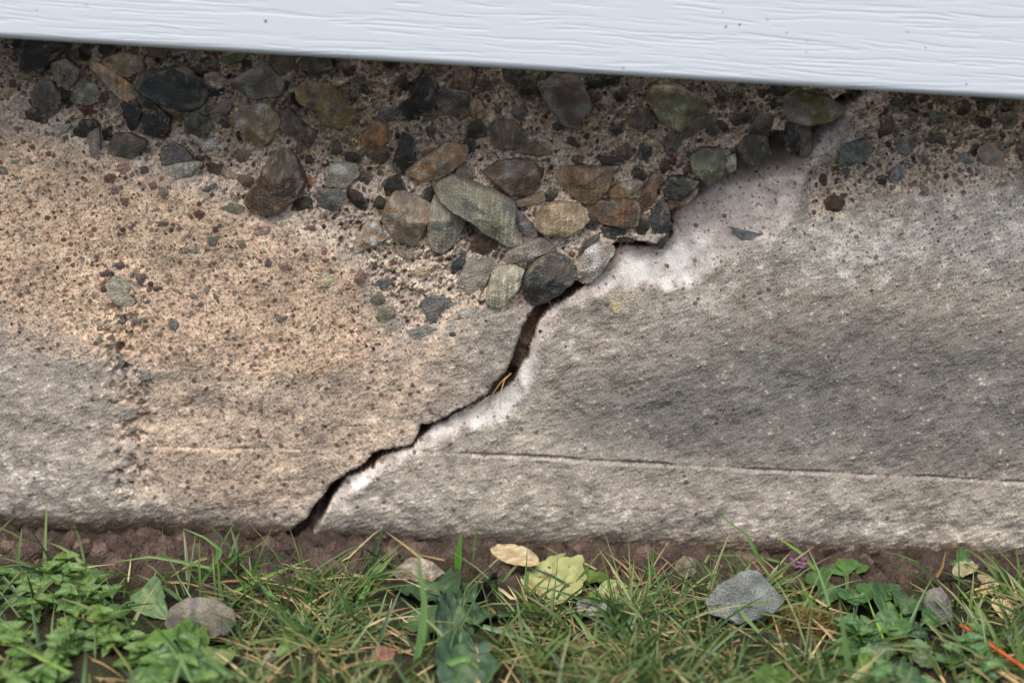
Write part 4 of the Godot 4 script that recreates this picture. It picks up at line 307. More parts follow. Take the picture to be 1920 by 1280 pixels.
func make_materials() -> void:
	var rough := ImageTexture.create_from_image(noise_image(256, 256, 0.06, 77, 4))
	for k in 4:
		var m := StandardMaterial3D.new()
		m.resource_name = ["fine_stone", "crystal_stone", "banded_stone", "blotched_stone"][k]
		m.vertex_color_use_as_albedo = true
		m.albedo_texture = rock_texture(100 + k * 9, k)
		m.uv1_triplanar = true
		m.uv1_scale = Vector3.ONE * 28.0
		m.roughness = [0.75, 0.62, 0.58, 0.62][k]
		m.heightmap_enabled = true
		m.heightmap_texture = rough
		m.heightmap_scale = 0.06
		mats["stone%d" % k] = m
	var pebble := StandardMaterial3D.new()
	pebble.resource_name = "pebble"
	pebble.vertex_color_use_as_albedo = true
	pebble.roughness = 0.75
	mats.pebble = pebble
	for e in [["leaf", 0.42, Color(0.34, 0.38, 0.14)], ["dull_leaf", 0.5, Color(0.2, 0.24, 0.14)], ["straw", 0.75, Color(0.25, 0.22, 0.14)], ["petal", 0.6, Color(0.3, 0.15, 0.25)]]:
		var m := StandardMaterial3D.new()
		m.resource_name = e[0]
		m.vertex_color_use_as_albedo = true
		m.roughness = e[1]
		m.backlight_enabled = e[0] != "dull_leaf"
		m.backlight = e[2]
		m.cull_mode = BaseMaterial3D.CULL_DISABLED
		mats[e[0]] = m
	var soil := StandardMaterial3D.new()
	soil.uv1_triplanar_sharpness = 2.0
	soil.resource_name = "soil"
	soil.vertex_color_use_as_albedo = true
	soil.roughness = 0.95
	soil.albedo_texture = rock_texture(300, 0)
	soil.uv1_triplanar = true
	soil.uv1_scale = Vector3.ONE * 20.0
	soil.heightmap_enabled = true
	soil.heightmap_texture = rough
	soil.heightmap_scale = 0.3
	mats.soil = soil


# ---------------------------------------------------------------- ground
func ground_y(x: float, z: float) -> float:
	var y := -0.013 + 0.026 * clampf(x, -1.0, 1.0)
	y += lump.get_noise_2d(x * 9.0, z * 9.0) * 0.0055 + lump.get_noise_2d(x * 31.0, z * 31.0) * 0.002
	return y - 0.02 * maxf(0.0, z - 0.25) * clampf(z, 0.0, 1.0)


func soil_bare(x: float, z: float) -> float:
	# 1 where the earth is bare at the foot of the wall, 0 in the turf
	var edge := 0.048 + 0.024 * lump.get_noise_2d(x * 14.0 + 3.0, 0.5) + 0.012 * lump.get_noise_2d(x * 45.0, 9.0)
	return clampf((edge - z) / 0.02 + 0.5, 0.0, 1.0)


func build_ground() -> void:
	var clod := FastNoiseLite.new()
	clod.seed = 12
	clod.noise_type = FastNoiseLite.TYPE_CELLULAR
	clod.frequency = 1.0
	clod.fractal_type = FastNoiseLite.FRACTAL_NONE
	clod.cellular_return_type = FastNoiseLite.RETURN_DISTANCE
	clod.domain_warp_enabled = false
	var xs := PackedFloat32Array()
	var zs := PackedFloat32Array()
	for k in 541:
		xs.append(-0.62 + k * 1.24 / 540.0)
	var reach := 0.62
	var gap := 0.004
	while reach < 120.0:
		reach += gap
		gap *= 1.35
		xs.append(reach)
		xs.insert(0, -reach)
	for k in 131:
		zs.append(-0.03 + k * 0.002)
	reach = zs[zs.size() - 1]
	gap = 0.004
	while reach < 200.0:
		reach += gap
		gap *= 1.35
		zs.append(reach)
	var w := xs.size()
	var h := zs.size()
	var v := PackedVector3Array()
	var c := PackedColorArray()
	var brown := lin(90, 74, 67)
	var pale := lin(124, 104, 96)
	var thatch := lin(72, 62, 44)
	var green := lin(62, 66, 40)
	for j in h:
		for i in w:
			var x := xs[i]
			var z := zs[j]
			var near := 1.0 if absf(x) < 0.66 and z < 0.28 else 0.0
			var bare := soil_bare(x, z)
			var y := ground_y(x, z)
			var m := lump.get_noise_2d(x * 40.0, z * 40.0 + 20.0)
			if near > 0.0:
				var d := clod.get_noise_2d(x * 75.0, z * 75.0) + 0.35 * clod.get_noise_2d(x * 190.0 + 7.0, z * 190.0)
				y += (-d * 0.013 - 0.009) * (0.3 + 0.7 * bare) + lump.get_noise_2d(x * 160.0, z * 160.0) * 0.0012
			v.append(Vector3(x, y, z))
			var col := brown.lerp(pale, clampf(0.35 + m * 0.9, 0.0, 1.0)).lerp(thatch.lerp(green, clampf(0.4 + m, 0.0, 1.0)), 1.0 - bare)
			c.append(col)
	var ix := PackedInt32Array()
	for j in h - 1:
		for i in w - 1:
			var k := j * w + i
			ix.append_array(PackedInt32Array([k, k + 1, k + w, k + 1, k + w + 1, k + w]))
	var o := put("ground", arrays_mesh(v, smooth_normals(v, ix), c, ix), mats.soil)
	o.set_meta("kind", "structure")
	o.set_meta("label", "bare brown soil running into lawn at the foot of the wall")


# ---------------------------------------------------------------- foundation wall
func line_distance(p: Vector2, line: PackedVector2Array) -> float:
	var best := 1e9
	for k in line.size() - 1:
		best = minf(best, p.distance_squared_to(Geometry2D.get_closest_point_to_segment(p, line[k], line[k + 1])))
	return sqrt(best)


func build_foundation() -> void:
	var n := TW * TH
	# regions of the wall, softened, then ragged by noise
	spall_mask = region(SPALL, 10)
	var tan_mask := region(TAN, 22)
	var tan_low := region(TAN_LOW, 26)
	var dark := region(DARK_STAIN, 30)
	var pale := region(PALE, 22)
	var white := region(WHITE, 7)
	var white2 := region(WHITE2, 9)
	var moss2 := region(MOSS2, 16)
	var grime_and_shade := region(GRIME_AND_SHADE, 18)
	var moss3 := region(MOSS3, 16)
	var chalk := region(FRACTURE_FACE, 7)
	chalk_mask = chalk
	var band := region(LOWER_BAND, 12)
	var dirt := region(BASE_DIRT, 8)
	var seam := region(SEAM, 8)
	var moss := region(MOSS, 16)
	var left_part := region(LEFT_SIDE, 1)
	var grit := field(2.0, 3, 4, 1, TH + 642)
	var fine := field(1.3, 4, 2)
	var streak := field(4.2, 8, 4, 3, TH + 642)
	var medium := field(16.0, 5, 3)
	var large := field(70.0, 6, 4)
	var ca := cells(1.9, 21, true)
	var cb := cells(1.9, 21, false)
	var da := cells(4.2, 22, true)
	var db := cells(4.2, 22, false)

	# the fracture: signed gap and depth on the mesh grid
	var gap := PackedFloat32Array()
	gap.resize(MW * MH)
	gap.fill(99.0)
	var deep := PackedFloat32Array()
	deep.resize(MW * MH)
	side.resize(MW * MH)
	for j in MH:
		for i in MW:
			side[j * MW + i] = 1 if left_part[(j * 2) * TW + i * 2] > 127 else 0
	var fracture := PackedVector2Array()
	for q in CRACK:
		fracture.append(Vector2(q[0], q[1]))
	for q in CRACK.size() - 1:
		var a := fracture[q]
		var b := fracture[q + 1]
		var lo := a.min(b) - Vector2(16, 16)
		var hi := a.max(b) + Vector2(16, 16)
		for j in range(maxi(0, int((370.0 - hi.y) / 0.84)), mini(MH, int((370.0 - lo.y) / 0.84) + 1)):
			for i in range(maxi(0, int((lo.x + 430.0) / 0.84)), mini(MW, int((hi.x + 430.0) / 0.84) + 1)):
				var p := Vector2(-430.0 + i * 0.84, 370.0 - j * 0.84)
				var f := clampf((p - a).dot(b - a) / maxf((b - a).length_squared(), 1e-6), 0.0, 1.0)
				var d: float = p.distance_to(a.lerp(b, f)) - lerpf(CRACK[q][2], CRACK[q + 1][2], f)
				var at := j * MW + i
				if d < gap[at]:
					gap[at] = d
					deep[at] = lerpf(CRACK[q][3], CRACK[q + 1][3], f)
	# colour and fine relief
	var rgb := PackedByteArray()
	rgb.resize(n * 3)
	var fine_relief := PackedByteArray()
	fine_relief.resize(n)
	var k := 0
	for j in TH:
		for i in TW:
			var md := medium[k] / 255.0 - 0.5
			var lg := large[k] / 255.0 - 0.5
			var sk := (j + (i * 5 >> 4)) * TW + i
			var gr := grit[sk] / 255.0 - 0.5
			var fi := fine[k] / 255.0 - 0.5
			var st := streak[sk] / 255.0 - 0.5
			var warp := md * 0.55 + lg * 0.35 + gr * 0.22
			var s := clampf((spall_mask[k] / 255.0 + warp * 0.7 - 0.35) * 3.5, 0.0, 1.0)
			var t := clampf((tan_mask[k] / 255.0 + warp * 0.6 - 0.25) * 1.9, 0.0, 1.0)
			var t2 := clampf((tan_low[k] / 255.0 + warp * 0.8 - 0.25) * 1.5, 0.0, 1.0) * 0.6
			t = maxf(t, t2)
			var dk := clampf((dark[k] / 255.0 + warp * 0.9 - 0.2) * 1.4, 0.0, 1.0)
			var pl := clampf((pale[k] / 255.0 + warp * 0.8 - 0.25) * 1.6, 0.0, 1.0)
			var wh := clampf((maxf(white[k], white2[k] * 0.88) / 255.0 + warp * 1.1 - 0.3) * 2.0, 0.0, 1.0)
			var ch := clampf((chalk[k] / 255.0 + warp * 0.6 - 0.35) * 2.4, 0.0, 1.0)
			var bd := clampf((band[k] / 255.0 + warp * 0.5 - 0.3) * 2.5, 0.0, 1.0)
			var di := clampf((dirt[k] / 255.0 + warp * 0.9 - 0.35) * 2.2, 0.0, 1.0)
			var mo := clampf((maxi(maxi(moss[k], moss2[k]), moss3[k]) / 255.0 + warp * 1.2 - 0.55) * 2.0, 0.0, 1.0)
			# base grey-brown skin of the concrete
			var r := 166.0
			var g := 156.0
			var b := 149.0
			r += (113.0 - r) * dk * 0.85
			g += (110.0 - g) * dk * 0.85
			b += (108.0 - b) * dk * 0.85
			r += (190.0 - r) * pl * 0.8
			g += (187.0 - g) * pl * 0.8
			b += (184.0 - b) * pl * 0.8
			r += (205.0 - r) * t
			g += (177.0 - g) * t
			b += (156.0 - b) * t
			if bd > 0.0:
				r += (172.0 - r) * bd * 0.5
				g += (163.0 - g) * bd * 0.5
				b += (156.0 - b) * bd * 0.5
			r += (208.0 - r) * s * 0.9
			g += (190.0 - g) * s * 0.9
			b += (177.0 - b) * s * 0.9
			r += (200.0 - r) * ch
			g += (189.0 - g) * ch
			b += (187.0 - b) * ch
			r += (219.0 - r) * wh
			g += (215.0 - g) * wh
			b += (214.0 - b) * wh
			var gm := clampf((grime_and_shade[k] / 255.0 + warp * 1.0 - 0.3) * 1.6, 0.0, 1.0) * (1.0 - ch)  # dirt, plus shade under the siding put into the paste colour
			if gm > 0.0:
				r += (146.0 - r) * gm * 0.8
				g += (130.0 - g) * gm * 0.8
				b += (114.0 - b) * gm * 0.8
			if mo > 0.0:
				r += (118.0 - r) * mo * 0.5
				g += (112.0 - g) * mo * 0.5
				b += (72.0 - b) * mo * 0.5
			if di > 0.0:
				r += (120.0 - r) * di * 0.85
				g += (100.0 - g) * di * 0.85
				b += (86.0 - b) * di * 0.85
			# grain, pores and flecks of the paste
			var calm := maxf(wh, ch * 0.8)
			var v := 1.0 + (fi * 0.38 + gr * 0.28 + st * 0.2) * (1.0 - calm * 0.5) + md * 0.2 + lg * 0.22
			var pore := -(gr * 0.6 + st * 0.6 + fi * 0.35) - 0.27
			if pore > 0.0:
				v -= minf(pore * 1.8, 0.32) * (1.0 - calm)
			var fleck := gr * 0.5 + st * 0.75 + md * 0.35 - 0.27 + bd * 0.13 + pl * 0.03 - s * 0.3 - t * 0.1 - dk * 0.08
			if fleck > 0.0:
				fleck = minf(fleck * 6.0, 0.8) * (1.0 - calm)
				r += (214.0 - r) * fleck
				g += (208.0 - g) * fleck
				b += (200.0 - b) * fleck
			# sand grains
			var open_ := maxf(s, t * 0.85) + 0.22 * (1.0 - s) * pl + 0.12 + ch * 0.2
			open_ *= 1.0 - wh * 0.9
			var hgt := 0.0
			var cvn := ca[k]
			var cdn := cb[k]
			if cdn < 70 + (cvn & 15) * 4 and (cvn * 7 & 255) < 215.0 * open_ * (0.55 + 1.5 * maxf(0.0, md + 0.3)):
				var pick := cvn & 7
				var dk2 := 0.3 + (cvn & 31) * 0.012
				if pick < 2:
					r += (70.0 - r) * dk2
					g += (60.0 - g) * dk2
					b += (56.0 - b) * dk2
				elif pick < 4:
					r += (112.0 - r) * dk2
					g += (90.0 - g) * dk2
					b += (80.0 - b) * dk2
				elif pick < 6:
					r += (130.0 - r) * dk2
					g += (126.0 - g) * dk2
					b += (108.0 - b) * dk2
				else:
					r += (225.0 - r) * 0.5
					g += (208.0 - g) * 0.5
					b += (184.0 - b) * 0.5
				hgt = 40.0 - cdn * 0.5
			var dvn := da[k]
			if db[k] < 60 + (dvn & 15) * 2 and (dvn * 11 & 255) < 70.0 * (maxf(s, t * 0.8) + 0.05):
				var pick2 := dvn & 3
				var tone := [Vector3(86, 70, 66), Vector3(112, 84, 76), Vector3(112, 110, 106), Vector3(140, 116, 98)][pick2] as Vector3
				r += (tone.x - r) * 0.85
				g += (tone.y - g) * 0.85
				b += (tone.z - b) * 0.85
				hgt = 60.0 - db[k] * 0.5
			var cleft := gap[(j >> 1) * MW + (i >> 1)] + gr * 0.7 + md * 1.6
			if cleft < -0.3 and deep[(j >> 1) * MW + (i >> 1)] < 37.0:
				r = 96.0 + gr * 60.0
				g = 76.0 + gr * 50.0
				b = 64.0 + gr * 44.0
			rgb[k * 3] = clampi(int(r * v), 0, 255)
			rgb[k * 3 + 1] = clampi(int(g * v), 0, 255)
			rgb[k * 3 + 2] = clampi(int(b * v), 0, 255)
			fine_relief[k] = clampi(int(120.0 + (fi * 110.0 + gr * 60.0 + st * 50.0) * (1.0 - calm * 0.2) + hgt), 0, 255)
			k += 1
	var skin := StandardMaterial3D.new()
	skin.resource_name = "weathered_concrete"
	skin.albedo_texture = ImageTexture.create_from_image(Image.create_from_data(TW, TH, false, Image.FORMAT_RGB8, rgb))
	skin.heightmap_enabled = true
	skin.heightmap_texture = ImageTexture.create_from_image(Image.create_from_data(TW, TH, false, Image.FORMAT_L8, fine_relief))
	skin.heightmap_scale = 0.07
	skin.roughness = 0.93
	print("skin ", Time.get_ticks_msec())

	# depth of the broken, limewashed face right of the fracture
	var outer := points(FRACTURE_EDGE)
	var face := points(FRACTURE_FACE)
	var low := PackedFloat32Array()
	low.resize(512 * 250)
	for j in 250:
		for i in 512:
			var p := Vector2(-430.0 + (i + 0.5) * 1.68, 370.0 - (j + 0.5) * 1.68)
			if Geometry2D.is_point_in_polygon(p, face):
				low[j * 512 + i] = 24.0 * (1.0 - exp(-line_distance(p, outer) * 0.75 / 24.0))
	var chamfer_im := Image.create_from_data(512, 250, false, Image.FORMAT_RF, low.to_byte_array())
	chamfer_im.resize(MW, MH, Image.INTERPOLATE_BILINEAR)
	var chamfer := chamfer_im.get_data().to_float32_array()
	var form_line := points(FORM_LINE)
	print("fracture ", Time.get_ticks_msec())

	heights.resize(MW * MH)
	var wave := FastNoiseLite.new()
	wave.seed = 33
	wave.noise_type = FastNoiseLite.TYPE_SIMPLEX
	wave.frequency = 1.0
	wave.fractal_octaves = 3
	for j in MH:
		var y := 370.0 - j * 0.84
		for i in MW:
			var x := -430.0 + i * 0.84
			var at := j * MW + i
			var tk := (j * 2) * TW + i * 2
			var sk := (j * 2 + (i * 10 >> 4)) * TW + i * 2
			var gr := grit[sk] / 255.0 - 0.5
			var st := streak[sk] / 255.0 - 0.5
			var md := medium[tk] / 255.0 - 0.5
			var w1 := wave.get_noise_2d(x * 0.022, y * 0.022)
			var s := clampf(spall_mask[tk] / 255.0 + md * 0.5 + gr * 0.15 - 0.1, 0.0, 1.0)
			var calm := clampf(chamfer[at] * 0.2, 0.0, 1.0)
			var z := w1 * 1.8 + wave.get_noise_2d(x * 0.005, y * 0.005 + 40.0) * 3.0
			z += (gr * 0.95 + st * 0.4) * (1.0 - 0.6 * calm) + md * 0.9
			z += gr * 2.2 * s + md * 5.0 * s
			var top := clampf((y - 190.0) / 110.0, 0.0, 1.0)
			z -= s * (5.5 + 17.0 * top + 3.0 * wave.get_noise_2d(x * 0.05 + 9.0, y * 0.05))
			if s > 0.3 and db[tk] < 70 and da[tk] > 150:
				z -= (70.0 - db[tk]) * 0.05 * s
			if s > 0.2 and cb[tk] < 60 and ca[tk] > 175:
				z -= 1.2 * s
			z -= chamfer[at]
			var sm := seam[tk] / 255.0
			if sm > 0.05:
				z -= sm * maxf(0.0, wave.get_noise_2d(x * 0.11, y * 0.08 + 70.0) + gr * 0.5 + 0.15) * 5.0
			# board mark left by the formwork: a lip with a groove over it
			if y < 95.0 and y > 20.0:
				var ly := line_y(form_line, x) + w1 * 1.2 + gr * 0.8
				var e := y - ly
				var strength := clampf((x + 232.0) / 30.0, 0.0, 1.0) * (1.0 if x > -40.0 else 0.55)
				if e < 0.0:
					z += 1.0 * strength * exp(e / 26.0)
				if absf(e) < 1.5:
					z -= 3.4 * strength * (1.0 - absf(e) / 1.5) * clampf(0.7 + w1 * 1.6 + md, 0.1, 1.0)
			if y < 14.0:
				z -= pow((14.0 - y) / 26.0, 2.0) * 7.0
			var d := gap[at] + (gr * (0.7 if deep[at] < 40.0 else 0.0) + md * 1.6) * clampf(gap[at] + 2.5, 0.25, 1.0)
			if d < 0.0:
				z = minf(z, maxf(-deep[at] + md * 6.0 + gr * 0.6, z - 1.0 + d * (20.0 if deep[at] < 40.0 or side[at] == 1 else 3.5)))
			elif d < 1.6:
				z -= (1.6 - d) * 0.7
			for q in HOLLOWS:
				var hx: float = x - q[0]
				var hy: float = y - q[1]
				var rr: float = q[2] * (1.0 + md * 0.7)
				var h2 := hx * hx + hy * hy
				if h2 < rr * rr:
					z -= q[3] * (1.0 - h2 / (rr * rr))
			heights[at] = z
	print("relief ", Time.get_ticks_msec())

	var wall := thing("foundation_wall", "cracked grey and tan concrete foundation wall with exposed stones under the siding", "wall")
	wall.set_meta("kind", "thing")
	var left_section := put("concrete_section", wall_mesh(1, -0.43, 0.43, 1), skin, wall)
	left_section.set_meta("label", "tan left section with a spalled stony top")
	var right_section := put("concrete_section", wall_mesh(0, -0.43, 0.43, 1), skin, wall)
	right_section.set_meta("label", "grey right section with a white broken edge")
	put("end_section", wall_mesh(2, -0.70, LEFT + 4 * 0.00084, 2), skin, wall, Transform3D(Basis(), Vector3(0, 0, -0.0004)))
	put("end_section", wall_mesh(2, LEFT + (MW - 5) * 0.00084, 0.70, 2), skin, wall, Transform3D(Basis(), Vector3(0, 0, -0.0004)))
	var core := BoxMesh.new()
	core.size = Vector3(1.4, 0.42, 0.2)
	put("core", core, skin, wall, Transform3D(Basis(), Vector3(0, 0.16, -0.165)))
	build_stones(left_section, right_section)


func line_y(line: PackedVector2Array, x: float) -> float:
	for k in line.size() - 1:
		if x < line[k + 1].x or k == line.size() - 2:
			return lerpf(line[k].y, line[k + 1].y, (x - line[k].x) / (line[k + 1].x - line[k].x))
	return 0.0


func relief(i: int, j: int) -> float:
	i = absi(i)
	if i >= MW:
		i = 2 * MW - 2 - i
	return heights[clampi(j, 0, MH - 1) * MW + clampi(i, 0, MW - 1)] * 0.001


func wall_mesh(part: int, x0: float, x1: float, skip: int) -> ArrayMesh:
	var i0 := int(round((x0 - LEFT) / 0.00084))
	var i1 := mini(int(round((x1 - LEFT) / 0.00084)), MW - 1 if part < 2 else 99999)
	if part < 2:
		i0 = 0
	var cols := (i1 - i0) / skip + 1
	var rows := (MH - 1) / skip + 1
	var where := PackedInt32Array()
	where.resize(cols * rows)
	where.fill(-1)
	var v := PackedVector3Array()
	var nrm := PackedVector3Array()
	var uv := PackedVector2Array()
	var ix := PackedInt32Array()
	for rj in rows - 1:
		for ri in cols - 1:
			var i := i0 + ri * skip
			var j := rj * skip
			if part < 2:
				var sum := side[j * MW + i] + side[j * MW + i + 1] + side[j * MW + MW + i] + side[j * MW + MW + i + 1]
				if (part == 1) != (sum >= 2):
					continue
			var ids := [0, 0, 0, 0]
			for q in 4:
				var a := ri + (q & 1)
				var b := rj + (q >> 1)
				var at := b * cols + a
				if where[at] < 0:
					var gi := i0 + a * skip
					var gj := b * skip
					where[at] = v.size()
					v.append(Vector3(LEFT + gi * 0.00084, HIGH - gj * 0.00084, relief(gi, gj)))
					nrm.append(Vector3(relief(gi - skip, gj) - relief(gi + skip, gj), relief(gi, gj + skip) - relief(gi, gj - skip), 0.00168 * skip).normalized())
					var u := absf(gi * 0.00084 / 0.86)
					uv.append(Vector2(u if u <= 1.0 else 2.0 - u, gj * 0.00084 / 0.42))
				ids[q] = where[at]
			ix.append_array(PackedInt32Array([ids[0], ids[1], ids[2], ids[1], ids[3], ids[2]]))
	return arrays_mesh(v, nrm, PackedColorArray(), ix, uv)


func wall_z(x: float, y: float) -> float:
	return relief(int((x - LEFT) / 0.00084), int((HIGH - y) / 0.00084))


# a stone from its outline (metres, round its own centre): a faceted, uneven dome in front and a buried back
func stone_shape(outline: PackedVector2Array, height: float, around: int, rings: int, tint: Color, v: PackedVector3Array, c: PackedColorArray, ix: PackedInt32Array, at := Vector3.ZERO, smeared := true) -> void:
	var total := 0.0
	var m := outline.size()
	for k in m:
		total += outline[k].distance_to(outline[(k + 1) % m])
	var rim := PackedVector2Array()
	var k2 := 0
	var run := 0.0
	for k in around:
		var want := total * k / around
		while run + outline[k2 % m].distance_to(outline[(k2 + 1) % m]) < want:
			run += outline[k2 % m].distance_to(outline[(k2 + 1) % m])
			k2 += 1
		var e := outline[k2 % m].distance_to(outline[(k2 + 1) % m])
		rim.append(outline[k2 % m].lerp(outline[(k2 + 1) % m], (want - run) / maxf(e, 1e-6)))
	var soft := PackedVector2Array()
	var size := 0.0
	for k in around:
		var q := (rim[k] * 0.8 + (rim[(k + 1) % around] + rim[(k + around - 1) % around]) * 0.1) * (1.0 + rng.randf_range(-0.035, 0.035))
		soft.append(q)
		size = maxf(size, q.length())
	var seed_at := rng.randf() * 500.0
	var planes := []
	var ang0 := rng.randf() * TAU
	for k in 5:
		var ang := ang0 + TAU * k / 5.0 + rng.randf_range(-0.5, 0.5)
		var steep := rng.randf_range(0.25, 1.25)
		planes.append([rng.randf_range(0.5, 0.75) + steep * 0.25, cos(ang) * steep, sin(ang) * steep])
	var power := rng.randf_range(3.0, 6.0)
	var mortar := lin(180, 164, 150)
	var grey := (tint.r + tint.g + tint.b) / 3.0
	var second: Color = [Color(grey, grey, grey) * 1.7, Color(tint.r * 1.35, tint.g * 1.05, tint.b * 0.8), Color(grey, grey, grey * 0.95) * 0.6, tint * 1.3][rng.randi() % 4]
	var first := v.size()
	facet_of = PackedVector3Array()
	var peak := Vector2(rng.randf_range(-0.2, 0.2), rng.randf_range(-0.2, 0.2)) * size
	for j in rings + 1:
		var s := cos(PI * 0.5 * j / (rings + 0.35)) if j > 0 else 1.0
		for k in around:
			var q := soft[k] * s + peak * (1.0 - s)
			var z := pow(maxf(0.0, 1.0 - pow(s, power)), 0.62)
			var facet := Vector3.ZERO
			for pl in planes:
				var cut: float = pl[0] + (pl[1] * q.x + pl[2] * q.y) / size
				if cut < z:
					z = cut
					facet = Vector3(-pl[1] * height / size, -pl[2] * height / size, 1.0).normalized()
			facet_of.append(facet)
			var rough := lump.get_noise_3d(q.x / size * 1.7 + seed_at, q.y / size * 1.7, 3.0) + 0.4 * lump.get_noise_3d(q.x / size * 5.0, q.y / size * 5.0 + seed_at, 8.0)
			var crease := absf(lump.get_noise_3d(q.x / size * 2.2, q.y / size * 2.2 + seed_at, 21.0))
			z = maxf(z, 0.0) + (rough * 0.16 - maxf(0.0, 0.14 - crease) * 0.5) * (1.0 - s * s * 0.7)
			v.append(at + Vector3(q.x, q.y, z * height))
			var patch_ := clampf(lump.get_noise_3d(q.x / size * 1.3 + seed_at, q.y / size * 1.3, 40.0) * 2.2 + 0.1, -0.6, 1.0)
			var own := (tint.lerp(second, maxf(0.0, patch_)) if around > 10 else tint) * (1.0 + rough * 0.35 + minf(0.0, patch_) * 0.35)
			var film: float = lump.get_noise_3d(q.x * 420.0 + seed_at, q.y * 420.0, 60.0) * 1.6 + lump.get_noise_3d(q.x * 120.0 + seed_at, q.y * 120.0, 80.0) * 1.4
			c.append(own.lerp(mortar, clampf(film + (s - 0.9) * 2.5, 0.0, 0.75)) if around > 10 and smeared else own)
	v.append(at + Vector3(peak.x, peak.y, v[v.size() - 1].z - at.z))
	c.append(tint)
	var crown := v.size() - 1
	for k in around:
		v.append(at + Vector3(soft[k].x * 0.9, soft[k].y * 0.9, -height * 0.8 - 0.001))
		c.append(tint)
	var base := crown + 1
	for j in rings:
		for k in around:
			var a := first + j * around + k
			var b := first + j * around + (k + 1) % around
			ix.append_array(PackedInt32Array([a, a + around, b, b, a + around, b + around]))
	for k in around:
		var a := first + rings * around + k
		var b := first + rings * around + (k + 1) % around
		ix.append_array(PackedInt32Array([a, crown, b]))
		var e := first + k
		var f := first + (k + 1) % around
		ix.append_array(PackedInt32Array([e, f, base + k, f, base + (k + 1) % around, base + k]))
	for k in range(1, around - 1):
		ix.append_array(PackedInt32Array([base, base + k, base + k + 1]))


func stone_normals(v: PackedVector3Array, ix: PackedInt32Array) -> PackedVector3Array:
	# broken faces stay flat up to their edges
	var n := smooth_normals(v, ix)
	for k in mini(facet_of.size(), n.size()):
		if facet_of[k] != Vector3.ZERO:
			n[k] = (n[k] * 0.45 + facet_of[k] * 0.55).normalized()
	return n


